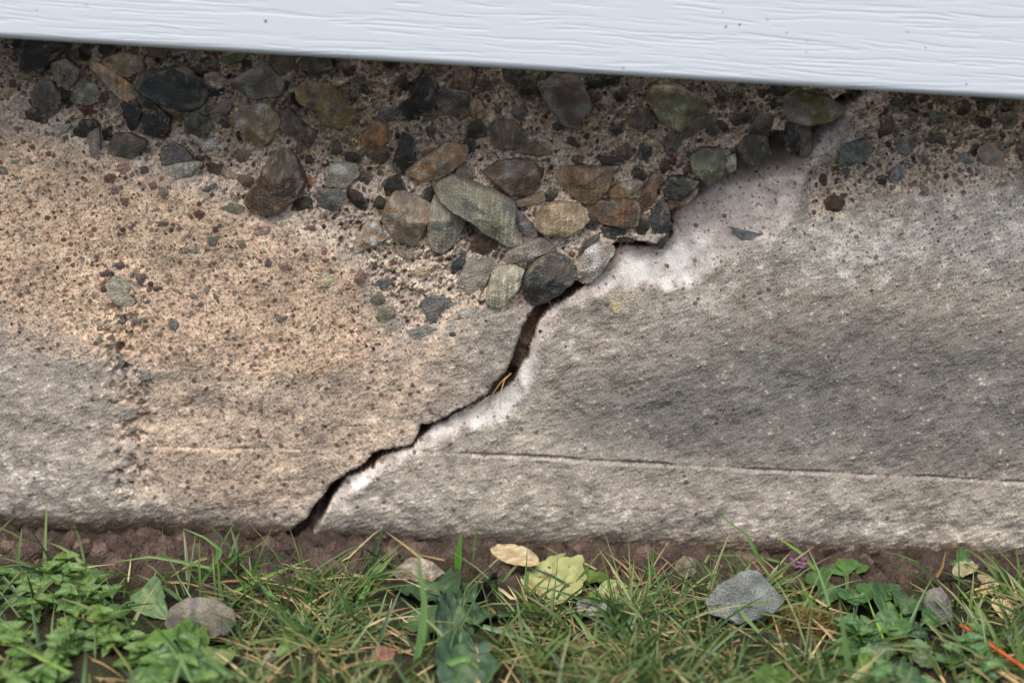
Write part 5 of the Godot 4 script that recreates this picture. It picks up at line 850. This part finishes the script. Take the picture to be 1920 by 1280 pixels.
func build_stones(left_section: Node3D, right_section: Node3D) -> void:
	var centres := []
	var count := 0
	var loose := [[PackedVector3Array(), PackedColorArray(), PackedInt32Array()], [PackedVector3Array(), PackedColorArray(), PackedInt32Array()]]
	for e in STONES:
		var pts := points(e.slice(5))
		var mid := Vector2.ZERO
		var area := 0.0
		for k in pts.size():
			mid += pts[k] / pts.size()
			area += pts[k].cross(pts[(k + 1) % pts.size()]) * 0.5
		if area < 0.0:
			pts.reverse()
		var radius := sqrt(absf(area) / PI)
		var z := 0.0
		var zmax := -1.0
		for k in pts.size():
			var here := wall_z((pts[k].x * 0.8 + mid.x * 0.2) * 0.001, (pts[k].y * 0.8 + mid.y * 0.2) * 0.001)
			z += maxf(here, -0.03) / pts.size()
			zmax = maxf(zmax, here)
		z = lerpf(z, zmax, 0.35)
		var local := PackedVector2Array()
		for q in pts:
			local.append((q - mid) * (0.00115 if mid.y > 200.0 and e[4] > 0.45 else 0.00107))
		centres.append([mid, radius])
		var big := radius > 5.0
		var v := PackedVector3Array()
		var c := PackedColorArray()
		var ix := PackedInt32Array()
		var height: float = radius * 0.001 * 0.9 * e[4]
		if radius < 2.25:
			var l: Array = loose[0 if side[int((370.0 - mid.y) / 0.84) * MW + int((mid.x + 430.0) / 0.84)] else 1]
			stone_shape(local, height, 9, 3, lin(e[0], e[1], e[2]), l[0], l[1], l[2], Vector3(mid.x * 0.001, mid.y * 0.001, z + 0.0002))
			continue
		if mid.x > 85.0 and mid.x < 200.0 and mid.y > 215.0:
			height *= 1.5
		stone_shape(local, height, 38 if big else (16 if radius > 2.6 else 10), 11 if big else 4, lin(e[0], e[1], e[2]) * 1.5, v, c, ix)
		# stones of the broken lip hang out over the fracture
		var lip := 0.0
		if mid.x > 85.0 and radius > 2.5:
			for q in CRACK:
				if q[3] >= 40 and Vector2(q[0], q[1]).distance_to(mid) < radius + 9.0 and mid.y > q[1]:
					lip = 0.011
		var at := Vector3(mid.x * 0.001, mid.y * 0.001, lip + z + 0.0002 + height * (0.2 if e[4] > 0.45 else 0.0))
		var owner_ := left_section if side[int((370.0 - mid.y) / 0.84) * MW + int((mid.x + 430.0) / 0.84)] else right_section
		put("stone" if big else "pebble", arrays_mesh(v, stone_normals(v, ix), c, ix), mats["stone%d" % int(e[3])], owner_, Transform3D(Basis(), at))
		count += 1
	# further pebbles in the spalled paste: the largest one by one, the rest as one part
	var tones := [Vector3(66, 52, 50), Vector3(84, 64, 60), Vector3(56, 52, 50), Vector3(104, 100, 94), Vector3(82, 74, 66), Vector3(112, 94, 82), Vector3(44, 40, 40), Vector3(100, 72, 66), Vector3(52, 46, 44), Vector3(120, 116, 108)]
	var tries := 0
	var small := 0
	while tries < 45000 and small < 2300:
		tries += 1
		var x := rng.randf_range(-345.0, 345.0)
		var y := rng.randf_range(60.0, 312.0)
		var i := int((x + 430.0) / 0.84)
		var j := int((370.0 - y) / 0.84)
		var s := spall_mask[(j * 2) * TW + i * 2] / 255.0
		var tan_zone := clampf((-60.0 - x) / 60.0, 0.0, 1.0) * clampf((y - 90.0) / 80.0, 0.0, 1.0)
		if chalk_mask[(j * 2) * TW + i * 2] > 110 and rng.randf() < 0.93:
			continue
		var right_zone := clampf((x - 120.0) / 60.0, 0.0, 1.0) * clampf((y - 190.0) / 60.0, 0.0, 1.0)
		if rng.randf() > maxf(s, maxf(tan_zone * 0.45, right_zone * 0.3)) + 0.012:
			continue
		var one := count < 300 and tries < 26000
		var wide := one
		if wide and (y < 205.0 or s < 0.7):
			continue
		var r := (4.5 + 6.0 * pow(rng.randf(), 1.3)) if wide else 0.55 + (1.9 if s > 0.7 else 1.2) * pow(rng.randf(), 2.2)
		if s < 0.4:
			r *= 0.8
		var clear := true
		for q in centres:
			if absf(q[0].x - x) < q[1] + r and Vector2(x, y).distance_to(q[0]) < (q[1] + r) * (0.66 if wide else 1.0):
				clear = false
				break
		if not clear or heights[j * MW + i] < -32.0:
			continue
		centres.append([Vector2(x, y), r])
		var outline := PackedVector2Array()
		var turn := rng.randf() * TAU
		var flat := rng.randf_range(0.5, 0.95)
		var corners := rng.randi_range(5, 6) if wide else 7
		for q in corners:
			var ang := turn + TAU * (q + rng.randf_range(-0.25, 0.25)) / corners
			outline.append(Vector2(cos(ang), sin(ang) * flat).rotated(turn) * r * 0.001 * rng.randf_range(0.84, 1.12))
		var tn: Vector3 = tones[rng.randi() % tones.size()] * rng.randf_range(0.85, 1.25)
		if wide:
			tn = tn.lerp(Vector3(112, 104, 94), 0.45) * rng.randf_range(0.8, 1.3)
		var at := Vector3(x * 0.001, y * 0.001, wall_z(x * 0.001, y * 0.001))
		var left := side[j * MW + i] == 1
		if one:
			var v := PackedVector3Array()
			var c := PackedColorArray()
			var ix := PackedInt32Array()
			stone_shape(outline, r * 0.0008, 22 if wide else 10, 6 if wide else 3, lin(tn.x, tn.y, tn.z), v, c, ix)
			put("stone" if wide else "pebble", arrays_mesh(v, stone_normals(v, ix), c, ix), mats["stone%d" % (rng.randi() % 4)], left_section if left else right_section, Transform3D(Basis(), at))
			count += 1
		else:
			var l: Array = loose[0 if left else 1]
			stone_shape(outline, r * 0.0006, 7, 2, lin(tn.x, tn.y, tn.z), l[0], l[1], l[2], at)
			small += 1
	for k in 2:
		var l: Array = loose[k]
		if l[0].size():
			var o := put("grit", arrays_mesh(l[0], smooth_normals(l[0], l[2]), l[1], l[2]), mats.pebble, left_section if k == 0 else right_section)
			o.set_meta("kind", "stuff")
	print("stones ", count, " grit ", small, " ", Time.get_ticks_msec())


# ---------------------------------------------------------------- siding
func build_siding() -> void:
	# embossed wood grain: many short grooves that follow a gently wavy flow
	var w := 2048
	var h := 600
	var relief_px := PackedFloat32Array()
	relief_px.resize(w * h)
	var flow := FastNoiseLite.new()
	flow.seed = 9
	flow.frequency = 1.0
	for s in 2500:
		var x := rng.randf_range(-60.0, w)
		var y := rng.randf_range(0.0, h)
		var thick := rng.randf_range(0.75, 1.5)
		var length := int(rng.randf_range(25.0, 150.0) * (1.0 if rng.randf() < 0.7 else 1.7))
		var depth := rng.randf_range(0.35, 1.0)
		for k in length:
			var f := float(k) / length
			var taper := minf(1.0, minf(f, 1.0 - f) * 5.0)
			x += 1.0
			y += flow.get_noise_2d(x * 0.006, y * 0.02) * 0.16 + flow.get_noise_2d(x * 0.03, y * 0.05 + 50.0) * 0.1
			var xi := int(x)
			if xi < 0 or xi >= w:
				continue
			for d in range(-3, 5):
				var yi := int(y) + d
				if yi < 0 or yi >= h:
					continue
				var e := absf(yi - y) / (thick * (0.35 + 0.65 * taper))
				if e < 1.0:
					var at := yi * w + xi
					relief_px[at] = maxf(relief_px[at], depth * taper * (1.0 - e * e))
	var bytes := PackedByteArray()
	bytes.resize(w * h)
	var soft := noise_image(w / 4, h, 0.02, 44, 3)
	soft.resize(w, h, Image.INTERPOLATE_CUBIC)
	var sb := soft.get_data()
	for k in w * h:
		bytes[k] = clampi(int(215.0 - relief_px[k] * 150.0 + (sb[k] - 128) * 0.12), 0, 255)
	var paint := StandardMaterial3D.new()
	paint.resource_name = "white_siding"
	paint.albedo_color = Color(0.79, 0.825, 0.88)
	paint.roughness = 0.45
	paint.heightmap_enabled = true
	paint.heightmap_texture = ImageTexture.create_from_image(Image.create_from_data(w, h, false, Image.FORMAT_L8, bytes))
	paint.heightmap_scale = 0.042

	# profile of one course from its top to the rounded bottom edge, then back to the wall
	var prof := PackedVector2Array()
	for k in 12:
		prof.append(Vector2(0.046 + 0.011 * k / 11.0, 0.135 - 0.131 * k / 11.0))
	for k in range(1, 7):
		var a := PI * 0.5 * k / 6.0
		prof.append(Vector2(0.057 - 0.004 * (1.0 - cos(a)), 0.004 - 0.004 * sin(a)))
	prof.append(Vector2(0.018, 0.0002))
	prof.append(Vector2(0.0, 0.0008))
	var v := PackedVector3Array()
	var uv := PackedVector2Array()
	var ix := PackedInt32Array()
	var cols := 60
	var dist := 0.0
	for k in prof.size():
		if k > 0:
			dist += prof[k].distance_to(prof[k - 1])
		for i in cols + 1:
			var x := -0.75 + 1.5 * i / cols
			v.append(Vector3(x, prof[k].y, prof[k].x))
			uv.append(Vector2((x + 0.43) / 0.86, dist / 0.252 + 0.02))
	for k in prof.size() - 1:
		for i in cols:
			var a := k * (cols + 1) + i
			ix.append_array(PackedInt32Array([a, a + 1, a + cols + 1, a + 1, a + cols + 2, a + cols + 1]))
	var board := thing("siding_board", "white embossed clapboard siding board overhanging the top of the foundation", "siding", Vector3(SIDING[0], SIDING[1], 0))
	board.rotation.z = SIDING[2]
	put("panel", arrays_mesh(v, smooth_normals(v, ix), PackedColorArray(), ix, uv), paint, board)
	var speck_mat := StandardMaterial3D.new()
	speck_mat.resource_name = "dirt_speck"
	speck_mat.albedo_color = Color(0.36, 0.27, 0.24)
	speck_mat.roughness = 0.9
	for e in SPECKS:
		var sv := PackedVector3Array()
		var sc := PackedColorArray()
		var six := PackedInt32Array()
		var outline := PackedVector2Array()
		for q in 6:
			outline.append(Vector2.from_angle(TAU * q / 6.0) * e[2] * 0.001 * rng.randf_range(0.55, 1.2))
		stone_shape(outline, e[2] * 0.0004, 8, 2, Color.WHITE, sv, sc, six)
		var local: Vector3 = board.transform.affine_inverse() * Vector3(e[0] * 0.001, e[1] * 0.001, 0.0)
		var depth_ := lerpf(0.057, 0.046, clampf((local.y - 0.004) / 0.131, 0.0, 1.0))
		put("dirt_speck", arrays_mesh(sv, smooth_normals(sv, six), PackedColorArray(), six), speck_mat, board, Transform3D(Basis(), Vector3(local.x, local.y, depth_ + 0.0002)))
	var house := BoxMesh.new()
	house.size = Vector3(8.0, 2.6, 0.25)
	var hp := StandardMaterial3D.new()
	hp.resource_name = "house_wall_paint"
	hp.albedo_color = Color(0.88, 0.9, 0.92)
	hp.roughness = 0.6
	var o := put("house_wall", house, hp, null, Transform3D(Basis(), Vector3(0, 0.372 + 1.3, -0.112)))
	o.set_meta("kind", "structure")
	for s in [-1, 1]:
		var base := BoxMesh.new()
		base.size = Vector3(3.3, 0.6, 0.25)
		var b := put("outer_foundation", base, mats.plain_concrete if mats.has("plain_concrete") else plain_concrete(), null, Transform3D(Basis(), Vector3(s * 2.35, 0.072, -0.126)))
		b.set_meta("kind", "structure")


func plain_concrete() -> StandardMaterial3D:
	var m := StandardMaterial3D.new()
	m.resource_name = "plain_concrete"
	m.albedo_color = Color(0.62, 0.58, 0.53)
	m.roughness = 0.95
	mats.plain_concrete = m
	return m


# ---------------------------------------------------------------- rocks on the ground
func build_rocks() -> void:
	for e in ROCKS:
		var outline := PackedVector2Array()
		var lowest := 0.0
		var wide := 0.0
		for q in points(e.outline):
			outline.append(q * 0.001)
			lowest = minf(lowest, q.y * 0.001)
			wide = maxf(wide, absf(q.x) * 0.001)
		if Geometry2D.is_polygon_clockwise(outline):
			outline.reverse()
		var v := PackedVector3Array()
		var c := PackedColorArray()
		var ix := PackedInt32Array()
		stone_shape(outline, e.thick * 0.001, 44, 14, lin(e.rgb[0], e.rgb[1], e.rgb[2]), v, c, ix, Vector3.ZERO, false)
		var at := Vector3(e.at[0], 0, e.at[1]) * 0.001
		var lean := Basis(Vector3.RIGHT, -0.55)
		at.y = ground_y(at.x, at.z) + 0.002 - lowest * cos(0.55)
		at.z += lowest * sin(0.55)
		var o := put("rock", arrays_mesh(v, stone_normals(v, ix), c, ix), mats["stone%d" % int(e.kind)], null, Transform3D(lean, at))
		keep_clear.append(Vector3(at.x, at.z + 0.018, wide * 0.8))
		tag(o, e.label, "rock", "stones lying in the turf")
	# crumbs of earth
	var v := PackedVector3Array()
	var c := PackedColorArray()
	var ix := PackedInt32Array()
	for k in 2000:
		var x := rng.randf_range(-0.55, 0.55)
		var z := absf(rng.randfn(0.028, 0.022))
		if soil_bare(x, z) < 0.4:
			continue
		var r := 0.0012 + 0.0085 * pow(rng.randf(), 3.0)
		var outline := PackedVector2Array()
		for q in 7:
			outline.append(Vector2.from_angle(-TAU * q / 7.0) * r * rng.randf_range(0.7, 1.2))
		var from := v.size()
		stone_shape(outline, r * 1.1, 9, 3, lin(112, 92, 84) * (rng.randf_range(0.5, 1.2) if rng.randf() < 0.85 else rng.randf_range(1.3, 2.2)), v, c, ix)
		var turn := Basis(Vector3.UP, rng.randf() * TAU) * Basis(Vector3.RIGHT, -PI / 2.0 + rng.randf_range(-0.4, 0.4))
		var at := Vector3(x, ground_y(x, z) - 0.004 + r * 0.35, z)
		for q in range(from, v.size()):
			v[q] = turn * v[q] + at
	var crumbs := put("soil_crumbs", arrays_mesh(v, smooth_normals(v, ix), c, ix), mats.soil)
	crumbs.set_meta("kind", "stuff")
	crumbs.set_meta("label", "crumbs of brown earth along the foot of the wall")


# ---------------------------------------------------------------- plants
func leaf_mesh(kind: String, base: Color, rib: Color) -> ArrayMesh:
	# one leaf of length 1 along +y, face towards +z
	var rows := 16
	var cols := 10
	var v := PackedVector3Array()
	var c := PackedColorArray()
	var ix := PackedInt32Array()
	var sd := rng.randf() * 90.0
	for j in rows + 1:
		var t := float(j) / rows
		var half := 0.0
		match kind:
			"oval": half = 0.30 * pow(sin(PI * pow(t, 0.82)), 0.75)
			"heart": half = 0.37 * pow(sin(PI * pow(t, 0.6)), 0.8)
			"round": half = 0.44 * pow(sin(PI * pow(t, 0.9)), 0.55)
			"wavy": half = 0.33 * pow(sin(PI * pow(t, 1.25)), 0.7) * (1.0 + 0.10 * sin(t * 26.0))
			"long": half = 0.2 * pow(sin(PI * pow(t, 0.9)), 0.6)
			"ragged": half = 0.34 * pow(sin(PI * pow(t, 0.85)), 0.6) * (1.0 + 0.015 * sin(t * 40.0))
		for i in cols + 1:
			var s := float(i) / cols * 2.0 - 1.0
			var x := s * half
			if kind == "ragged" and s > 0.0:
				x *= 1.0 - 0.4 * exp(-pow((t - 0.68) / 0.08, 2.0)) - 0.1 * exp(-pow((t - 0.3) / 0.06, 2.0))
			if kind == "heart":
				t = float(j) / rows - 0.10 * absf(s) * (1.0 - float(j) / rows)
			var z := 0.14 * absf(s) * half * 2.0 - (0.28 if kind not in ["long", "ragged"] else 0.06) * t * t
			var ripple := lump.get_noise_2d(x * 6.0 + sd, t * 6.0)
			z += ripple * (0.05 if kind != "wavy" else 0.09)
			if kind == "wavy":
				z += 0.018 * sin(t * 24.0 - absf(s) * 5.0) * absf(s)
			v.append(Vector3(x, t, z))
			var vein := exp(-absf(s) * 7.0) * 0.85
			var side_vein := pow(maxf(0.0, sin(t * 32.0 - absf(s) * 9.0)), 3.0) * 0.35
			var col := (base * (1.0 + ripple * 0.5)).lerp(rib, clampf(vein + side_vein, 0.0, 1.0))
			if kind == "ragged" and Vector2(x + 0.06, t - 0.62).length() < 0.075:
				col = lin(122, 96, 74)
			c.append(col)
	for j in rows:
		for i in cols:
			var a := j * (cols + 1) + i
			ix.append_array(PackedInt32Array([a, a + cols + 1, a + 1, a + 1, a + cols + 1, a + cols + 2]))
	return arrays_mesh(v, smooth_normals(v, ix), c, ix)


func tube(path: PackedVector3Array, r0: float, r1: float, tint: Color, sides := 5) -> ArrayMesh:
	var v := PackedVector3Array()
	var c := PackedColorArray()
	var ix := PackedInt32Array()
	for k in path.size():
		var d := (path[mini(k + 1, path.size() - 1)] - path[maxi(k - 1, 0)]).normalized()
		var a := d.cross(Vector3(0.31, 0.2, 0.93)).normalized()
		var b := d.cross(a)
		for s in sides:
			var ang := TAU * s / sides
			v.append(path[k] + (a * cos(ang) + b * sin(ang)) * lerpf(r0, r1, float(k) / (path.size() - 1)))
			c.append(tint)
	for k in path.size() - 1:
		for s in sides:
			var p := k * sides + s
			var q := k * sides + (s + 1) % sides
			ix.append_array(PackedInt32Array([p, p + sides, q, q, p + sides, q + sides]))
	return arrays_mesh(v, smooth_normals(v, ix), c, ix)


func leaf_frame(dir: Vector3, up: Vector3, size: float, at: Vector3) -> Transform3D:
	var y := dir.normalized()
	var x := y.cross(up).normalized()
	var z := x.cross(y)
	return Transform3D(Basis(x * size, y * size, z * size), at)


func facing(at: Vector3) -> Vector3:
	return (Vector3(0, 0.405, 0.845) - at).normalized()


func build_plants() -> void:
	var leaf := {}
	for e in LEAF_KINDS:
		leaf[e[0]] = []
		for k in 5:
			leaf[e[0]].append(leaf_mesh(e[1], lin(e[2], e[3], e[4]) * [Color(1, 1, 1), Color(0.62, 0.7, 0.72), Color(1.35, 1.3, 1.25), Color(1.5, 1.2, 0.9), Color(0.8, 0.95, 1.05)][k], lin(e[5], e[6], e[7])))
	# plants traced one by one: root, then leaves as base and tip
	for e in PLANTS:
		var root := Vector3(e.root[0], 0, e.root[1]) * 0.001
		root.y = ground_y(root.x, root.z) - 0.001
		var p := thing(e.name, e.label, "plant" if not e.has("category") else e.category, root)
		var k := 0
		for l in e.leaves:
			var b := Vector3(l[0], l[1], l[2]) * 0.001
			var tip := Vector3(l[3], l[4], l[5]) * 0.001
			var mid := (b + root) * 0.5 + Vector3(0, 0.003, 0.001)
			if e.get("stems", true) and b.distance_to(root) > 0.004:
				put("stem", tube(PackedVector3Array([Vector3.ZERO, mid - root, b - root]), 0.0008, 0.0006, lin(104, 118, 66)), mats.leaf, p)
			var look: Vector3 = (facing(b) * l[7] + Vector3(rng.randf_range(-0.7, 0.7), 0.7, rng.randf_range(-0.4, 0.4))).normalized()
			put("leaf", leaf[l[6]][k % 5], mats.dull_leaf if l[6] in ["dark", "ivy", "grey"] else mats.leaf, p, leaf_frame(tip - b, look, b.distance_to(tip), b - root))
			keep_clear.append(Vector3((b.x + tip.x) * 0.5, (b.z + tip.z) * 0.5 + 0.004, b.distance_to(tip) * 0.62))
			k += 1
	# small weeds of the patch at the left and among the ivy at the right
	for patch in PATCHES:
		var poly := points(patch.outline)
		var made := 0
		var tries := 0
		var lo := poly[0]
		var hi := poly[0]
		for q in poly:
			lo = lo.min(q)
			hi = hi.max(q)
		while made < patch.count and tries < 3000:
			tries += 1
			var g := Vector2(rng.randf_range(lo.x, hi.x), rng.randf_range(lo.y, hi.y))
			if not Geometry2D.is_point_in_polygon(g, poly):
				continue
			var root := Vector3(g.x * 0.001, 0, g.y * 0.001)
			root.y = ground_y(root.x, root.z) - 0.001
			var p := thing(patch.name, patch.label, "plant", root, patch.group)
			var tall: float = rng.randf_range(patch.low, patch.high) * 0.001
			var lean := Vector3(rng.randf_range(-0.5, 0.5), 1.0, rng.randf_range(-0.2, 0.6))
			var path := PackedVector3Array()
			for q in 5:
				var f := q / 4.0
				path.append(lean * tall * f + Vector3(sin(f * 3.0 + g.x) * 0.002, -0.3 * tall * f * f * absf(lean.x), 0))
			put("stem", tube(path, 0.0009, 0.0005, lin(96, 124, 60)), mats.leaf, p)
			var pairs := rng.randi_range(3, 4)
			var spin := rng.randf() * TAU
			for q in pairs:
				var f := (q + 1.0) / pairs
				var at := path[int(f * 4.0)]
				for s in 2 if q < pairs - 1 else 3:
					var ang := spin + PI * 0.5 * q + (PI * s if q < pairs - 1 else TAU / 3.0 * s)
					var dir := Vector3(cos(ang), rng.randf_range(0.05, 0.6), sin(ang))
					var size: float = rng.randf_range(patch.leaf_low, patch.leaf_high) * 0.001 * (1.0 - 0.35 * f)
					put("leaf", leaf[patch.leaf][rng.randi() % 5], mats.leaf, p, leaf_frame(dir, Vector3(0.1 * cos(ang), 1.0, 0.45), size, at))
			made += 1


# ---------------------------------------------------------------- grass
func blade(path: PackedVector3Array, width: float, tint: Color, tip: Color, v: PackedVector3Array, n: PackedVector3Array, c: PackedColorArray, ix: PackedInt32Array, spin := 0.0) -> void:
	var first := v.size()
	var last := path.size() - 1
	for k in path.size():
		var t := float(k) / last
		var d := (path[mini(k + 1, last)] - path[maxi(k - 1, 0)]).normalized()
		var across := d.cross(Vector3(sin(spin), 0.35, cos(spin))).normalized()
		var nn := across.cross(d).normalized()
		if nn.z < 0.0:
			nn = -nn
		var half := width * 0.5 * minf(1.0, pow(1.0 - t, 0.6) * 1.15) * (0.7 + 0.3 * minf(1.0, t * 4.0))
		half = maxf(half, 0.00006)
		var col := tint.lerp(tip, t * t)
		v.append(path[k] - across * half)
		v.append(path[k] - nn * half * 0.35)
		v.append(path[k] + across * half)
		n.append((nn - across * 0.35).normalized())
		n.append(nn)
		n.append((nn + across * 0.35).normalized())
		c.append(col)
		c.append(col * 0.92)
		c.append(col)
	for k in last:
		for s in 2:
			var a := first + k * 3 + s
			ix.append_array(PackedInt32Array([a, a + 3, a + 1, a + 1, a + 3, a + 4]))


func build_grass() -> void:
	var greens := [lin(80, 108, 54), lin(66, 96, 48), lin(102, 122, 72), lin(56, 84, 50), lin(94, 114, 62)]
	var dry := [lin(186, 164, 122), lin(168, 142, 104), lin(150, 126, 86), lin(196, 178, 142)]
	keep_clear.append(Vector3(MOSS_AT[0] * 0.001, MOSS_AT[1] * 0.001 + 0.01, 0.024))
	keep_clear.append(Vector3(FLOWER[0] * 0.001, FLOWER[2] * 0.001 + 0.008, 0.016))
	for pass_ in 2:
		var v := PackedVector3Array()
		var n := PackedVector3Array()
		var c := PackedColorArray()
		var ix := PackedInt32Array()
		var want := 6600 if pass_ == 0 else 3400
		var made := 0
		var tuft := Vector2.ZERO
		var left_in_tuft := 0
		for k in want * 6:
			if made >= want:
				break
			if pass_ == 1 or left_in_tuft <= 0:
				tuft = Vector2(rng.randf_range(-0.6, 0.6), rng.randf_range(0.02, 0.28))
				left_in_tuft = rng.randi_range(4, 11)
			left_in_tuft -= 1
			var x := tuft.x + rng.randfn(0.0, 0.0035)
			var z := tuft.y + rng.randfn(0.0, 0.003)
			var bare := soil_bare(x, z)
			if rng.randf() < bare * (0.93 if pass_ == 0 else 0.86):
				continue
			var weedy := clampf((-0.135 - x) / 0.04, 0.0, 1.0)
			weedy = maxf(weedy, 0.8 * clampf((0.055 - absf(x - 0.235)) / 0.02, 0.0, 1.0))
			if rng.randf() < weedy * (0.72 if pass_ == 0 else 0.93):
				continue
			var shut := false
			for q in keep_clear:
				if Vector2(x - q.x, z - q.y).length_squared() < q.z * q.z:
					shut = true
					break
			if shut and rng.randf() < 0.9:
				continue
			if lump.get_noise_2d(x * 22.0 + 60.0, z * 22.0) + rng.randf_range(-0.5, 0.5) < -0.25:
				continue
			made += 1
			var root := Vector3(x, ground_y(x, z) - 0.002, z)
			var length := 0.014 + 0.036 * pow(rng.randf(), 1.5) if pass_ == 0 else rng.randf_range(0.008, 0.036)
			var ang := rng.randf() * TAU
			var lie := rng.randf_range(0.25, 1.0) if pass_ == 0 else rng.randf_range(0.9, 2.2)
			var dir := Vector3(cos(ang) * lie, 1.0, sin(ang) * lie).normalized()
			var bend := Vector3(cos(ang + rng.randf_range(-0.8, 0.8)), -rng.randf_range(0.2, 1.1), sin(ang)) * length * rng.randf_range(0.1, 0.6)
			var path := PackedVector3Array()
			for q in 6:
				var f := q / 5.0
				var p := root + dir * length * f + bend * f * f
				p.y = maxf(p.y, ground_y(x, z) + 0.0005)
				p.z = maxf(p.z, 0.004)
				path.append(p)
			var tint: Color = (greens if pass_ == 0 else dry)[rng.randi() % 4 if pass_ else rng.randi() % 5] * rng.randf_range(0.75, 1.25)
			var tip: Color = tint.lerp(dry[0], 0.5 if rng.randf() < 0.25 else 0.0) if pass_ == 0 else tint
			blade(path, rng.randf_range(0.0011, 0.0030) if pass_ == 0 else rng.randf_range(0.0007, 0.0021), tint, tip, v, n, c, ix, rng.randf_range(-1.3, 1.3))
		var o := put("lawn_grass" if pass_ == 0 else "dry_grass", arrays_mesh(v, smooth_normals(v, ix), c, ix), mats.leaf if pass_ == 0 else mats.straw)
		o.set_meta("kind", "stuff")
		o.set_meta("label", "short green lawn grass in front of the wall" if pass_ == 0 else "dead straw coloured grass lying among the green blades")
		o.set_meta("category", "grass")
	# the long blades one can follow
	for e in BLADES:
		var path := PackedVector3Array()
		var curve := Curve3D.new()
		var pts: Array = e.path
		for k in pts.size():
			var q := Vector3(pts[k][0], pts[k][1], pts[k][2]) * 0.001
			var before: Array = pts[maxi(k - 1, 0)]
			var after: Array = pts[mini(k + 1, pts.size() - 1)]
			var tangent := (Vector3(after[0], after[1], after[2]) - Vector3(before[0], before[1], before[2])) * 0.001 / 6.0
			curve.add_point(q, -tangent, tangent)
		var total := curve.get_baked_length()
		for k in 13:
			path.append(curve.sample_baked(total * k / 12.0))
		var root := path[0]
		for k in path.size():
			path[k] -= root
		var v := PackedVector3Array()
		var n := PackedVector3Array()
		var c := PackedColorArray()
		var ix := PackedInt32Array()
		var col := lin(e.rgb[0], e.rgb[1], e.rgb[2])
		blade(path, e.width * 0.001, col, col.lerp(lin(170, 170, 100), 0.25), v, n, c, ix, 0.0)
		var o := put(e.name, arrays_mesh(v, smooth_normals(v, ix), c, ix), mats.leaf if e.green else mats.straw, null, Transform3D(Basis(), root))
		tag(o, e.label, e.category)


# ---------------------------------------------------------------- sticks, straw in the crack, moss, flower
func build_litter() -> void:
	for e in STRANDS:
		var path := PackedVector3Array()
		for q in e.path:
			path.append(Vector3(q[0], q[1], q[2]) * 0.001)
		var root := path[0]
		for k in path.size():
			path[k] -= root
		var o := put(e.name, tube(path, e.thick * 0.001, e.thick * 0.0006, lin(e.rgb[0], e.rgb[1], e.rgb[2]), 6), mats.straw, null, Transform3D(Basis(), root))
		tag(o, e.label, e.category)
	# a cushion of yellow-brown moss: hundreds of tiny fronds
	var v := PackedVector3Array()
	var n := PackedVector3Array()
	var c := PackedColorArray()
	var ix := PackedInt32Array()
	var moss_at := Vector3(MOSS_AT[0], 0, MOSS_AT[1]) * 0.001
	moss_at.y = ground_y(moss_at.x, moss_at.z)
	for k in 900:
		var a := rng.randf() * TAU
		var r := sqrt(rng.randf())
		var p := Vector3(cos(a) * r * 0.027, 0.011 * (1.0 - r * r), sin(a) * r * 0.015)
		var d := Vector3(rng.randf_range(-1, 1), rng.randf_range(0.1, 1.2), rng.randf_range(-0.6, 1)).normalized() * rng.randf_range(0.003, 0.006)
		blade(PackedVector3Array([p - d * 0.3, p + d * 0.4, p + d]), rng.randf_range(0.0008, 0.0015), lin(108, 96, 56) * rng.randf_range(0.6, 1.3), lin(136, 120, 70), v, n, c, ix, rng.randf_range(-1.5, 1.5))
	var moss := put("moss_cushion", arrays_mesh(v, smooth_normals(v, ix), c, ix), mats.straw, null, Transform3D(Basis(), moss_at))
	tag(moss, "yellow brown cushion of moss beside the grey rock", "moss")
	# a small purple dead-nettle flower: two lipped petals and a cup
	var flower := thing("flower", "small purple flower at the foot of the wall", "flower", Vector3(FLOWER[0], FLOWER[1], FLOWER[2]) * 0.001)
	var petal := leaf_mesh("round", lin(132, 92, 120), lin(96, 60, 86))
	for k in 7:
		var a := TAU * k / 7.0
		put("petal", petal, mats.petal, flower, leaf_frame(Vector3(cos(a), 0.55 * sin(a), 0.5), Vector3(0, 0.2, 1), 0.0052, Vector3(cos(a) * 0.001, sin(a) * 0.001 + 0.001 * (k % 2), 0)))
	put("calyx", tube(PackedVector3Array([Vector3(0, -0.008, -0.003), Vector3(0, -0.004, -0.001), Vector3(0, 0, 0.001)]), 0.0012, 0.0024, lin(104, 70, 92)), mats.petal, flower)
	put("stem", tube(PackedVector3Array([Vector3(0.002, -0.024, -0.002), Vector3(0.001, -0.014, -0.003), Vector3(0, -0.007, -0.003)]), 0.0009, 0.0009, lin(104, 110, 70)), mats.leaf, flower)
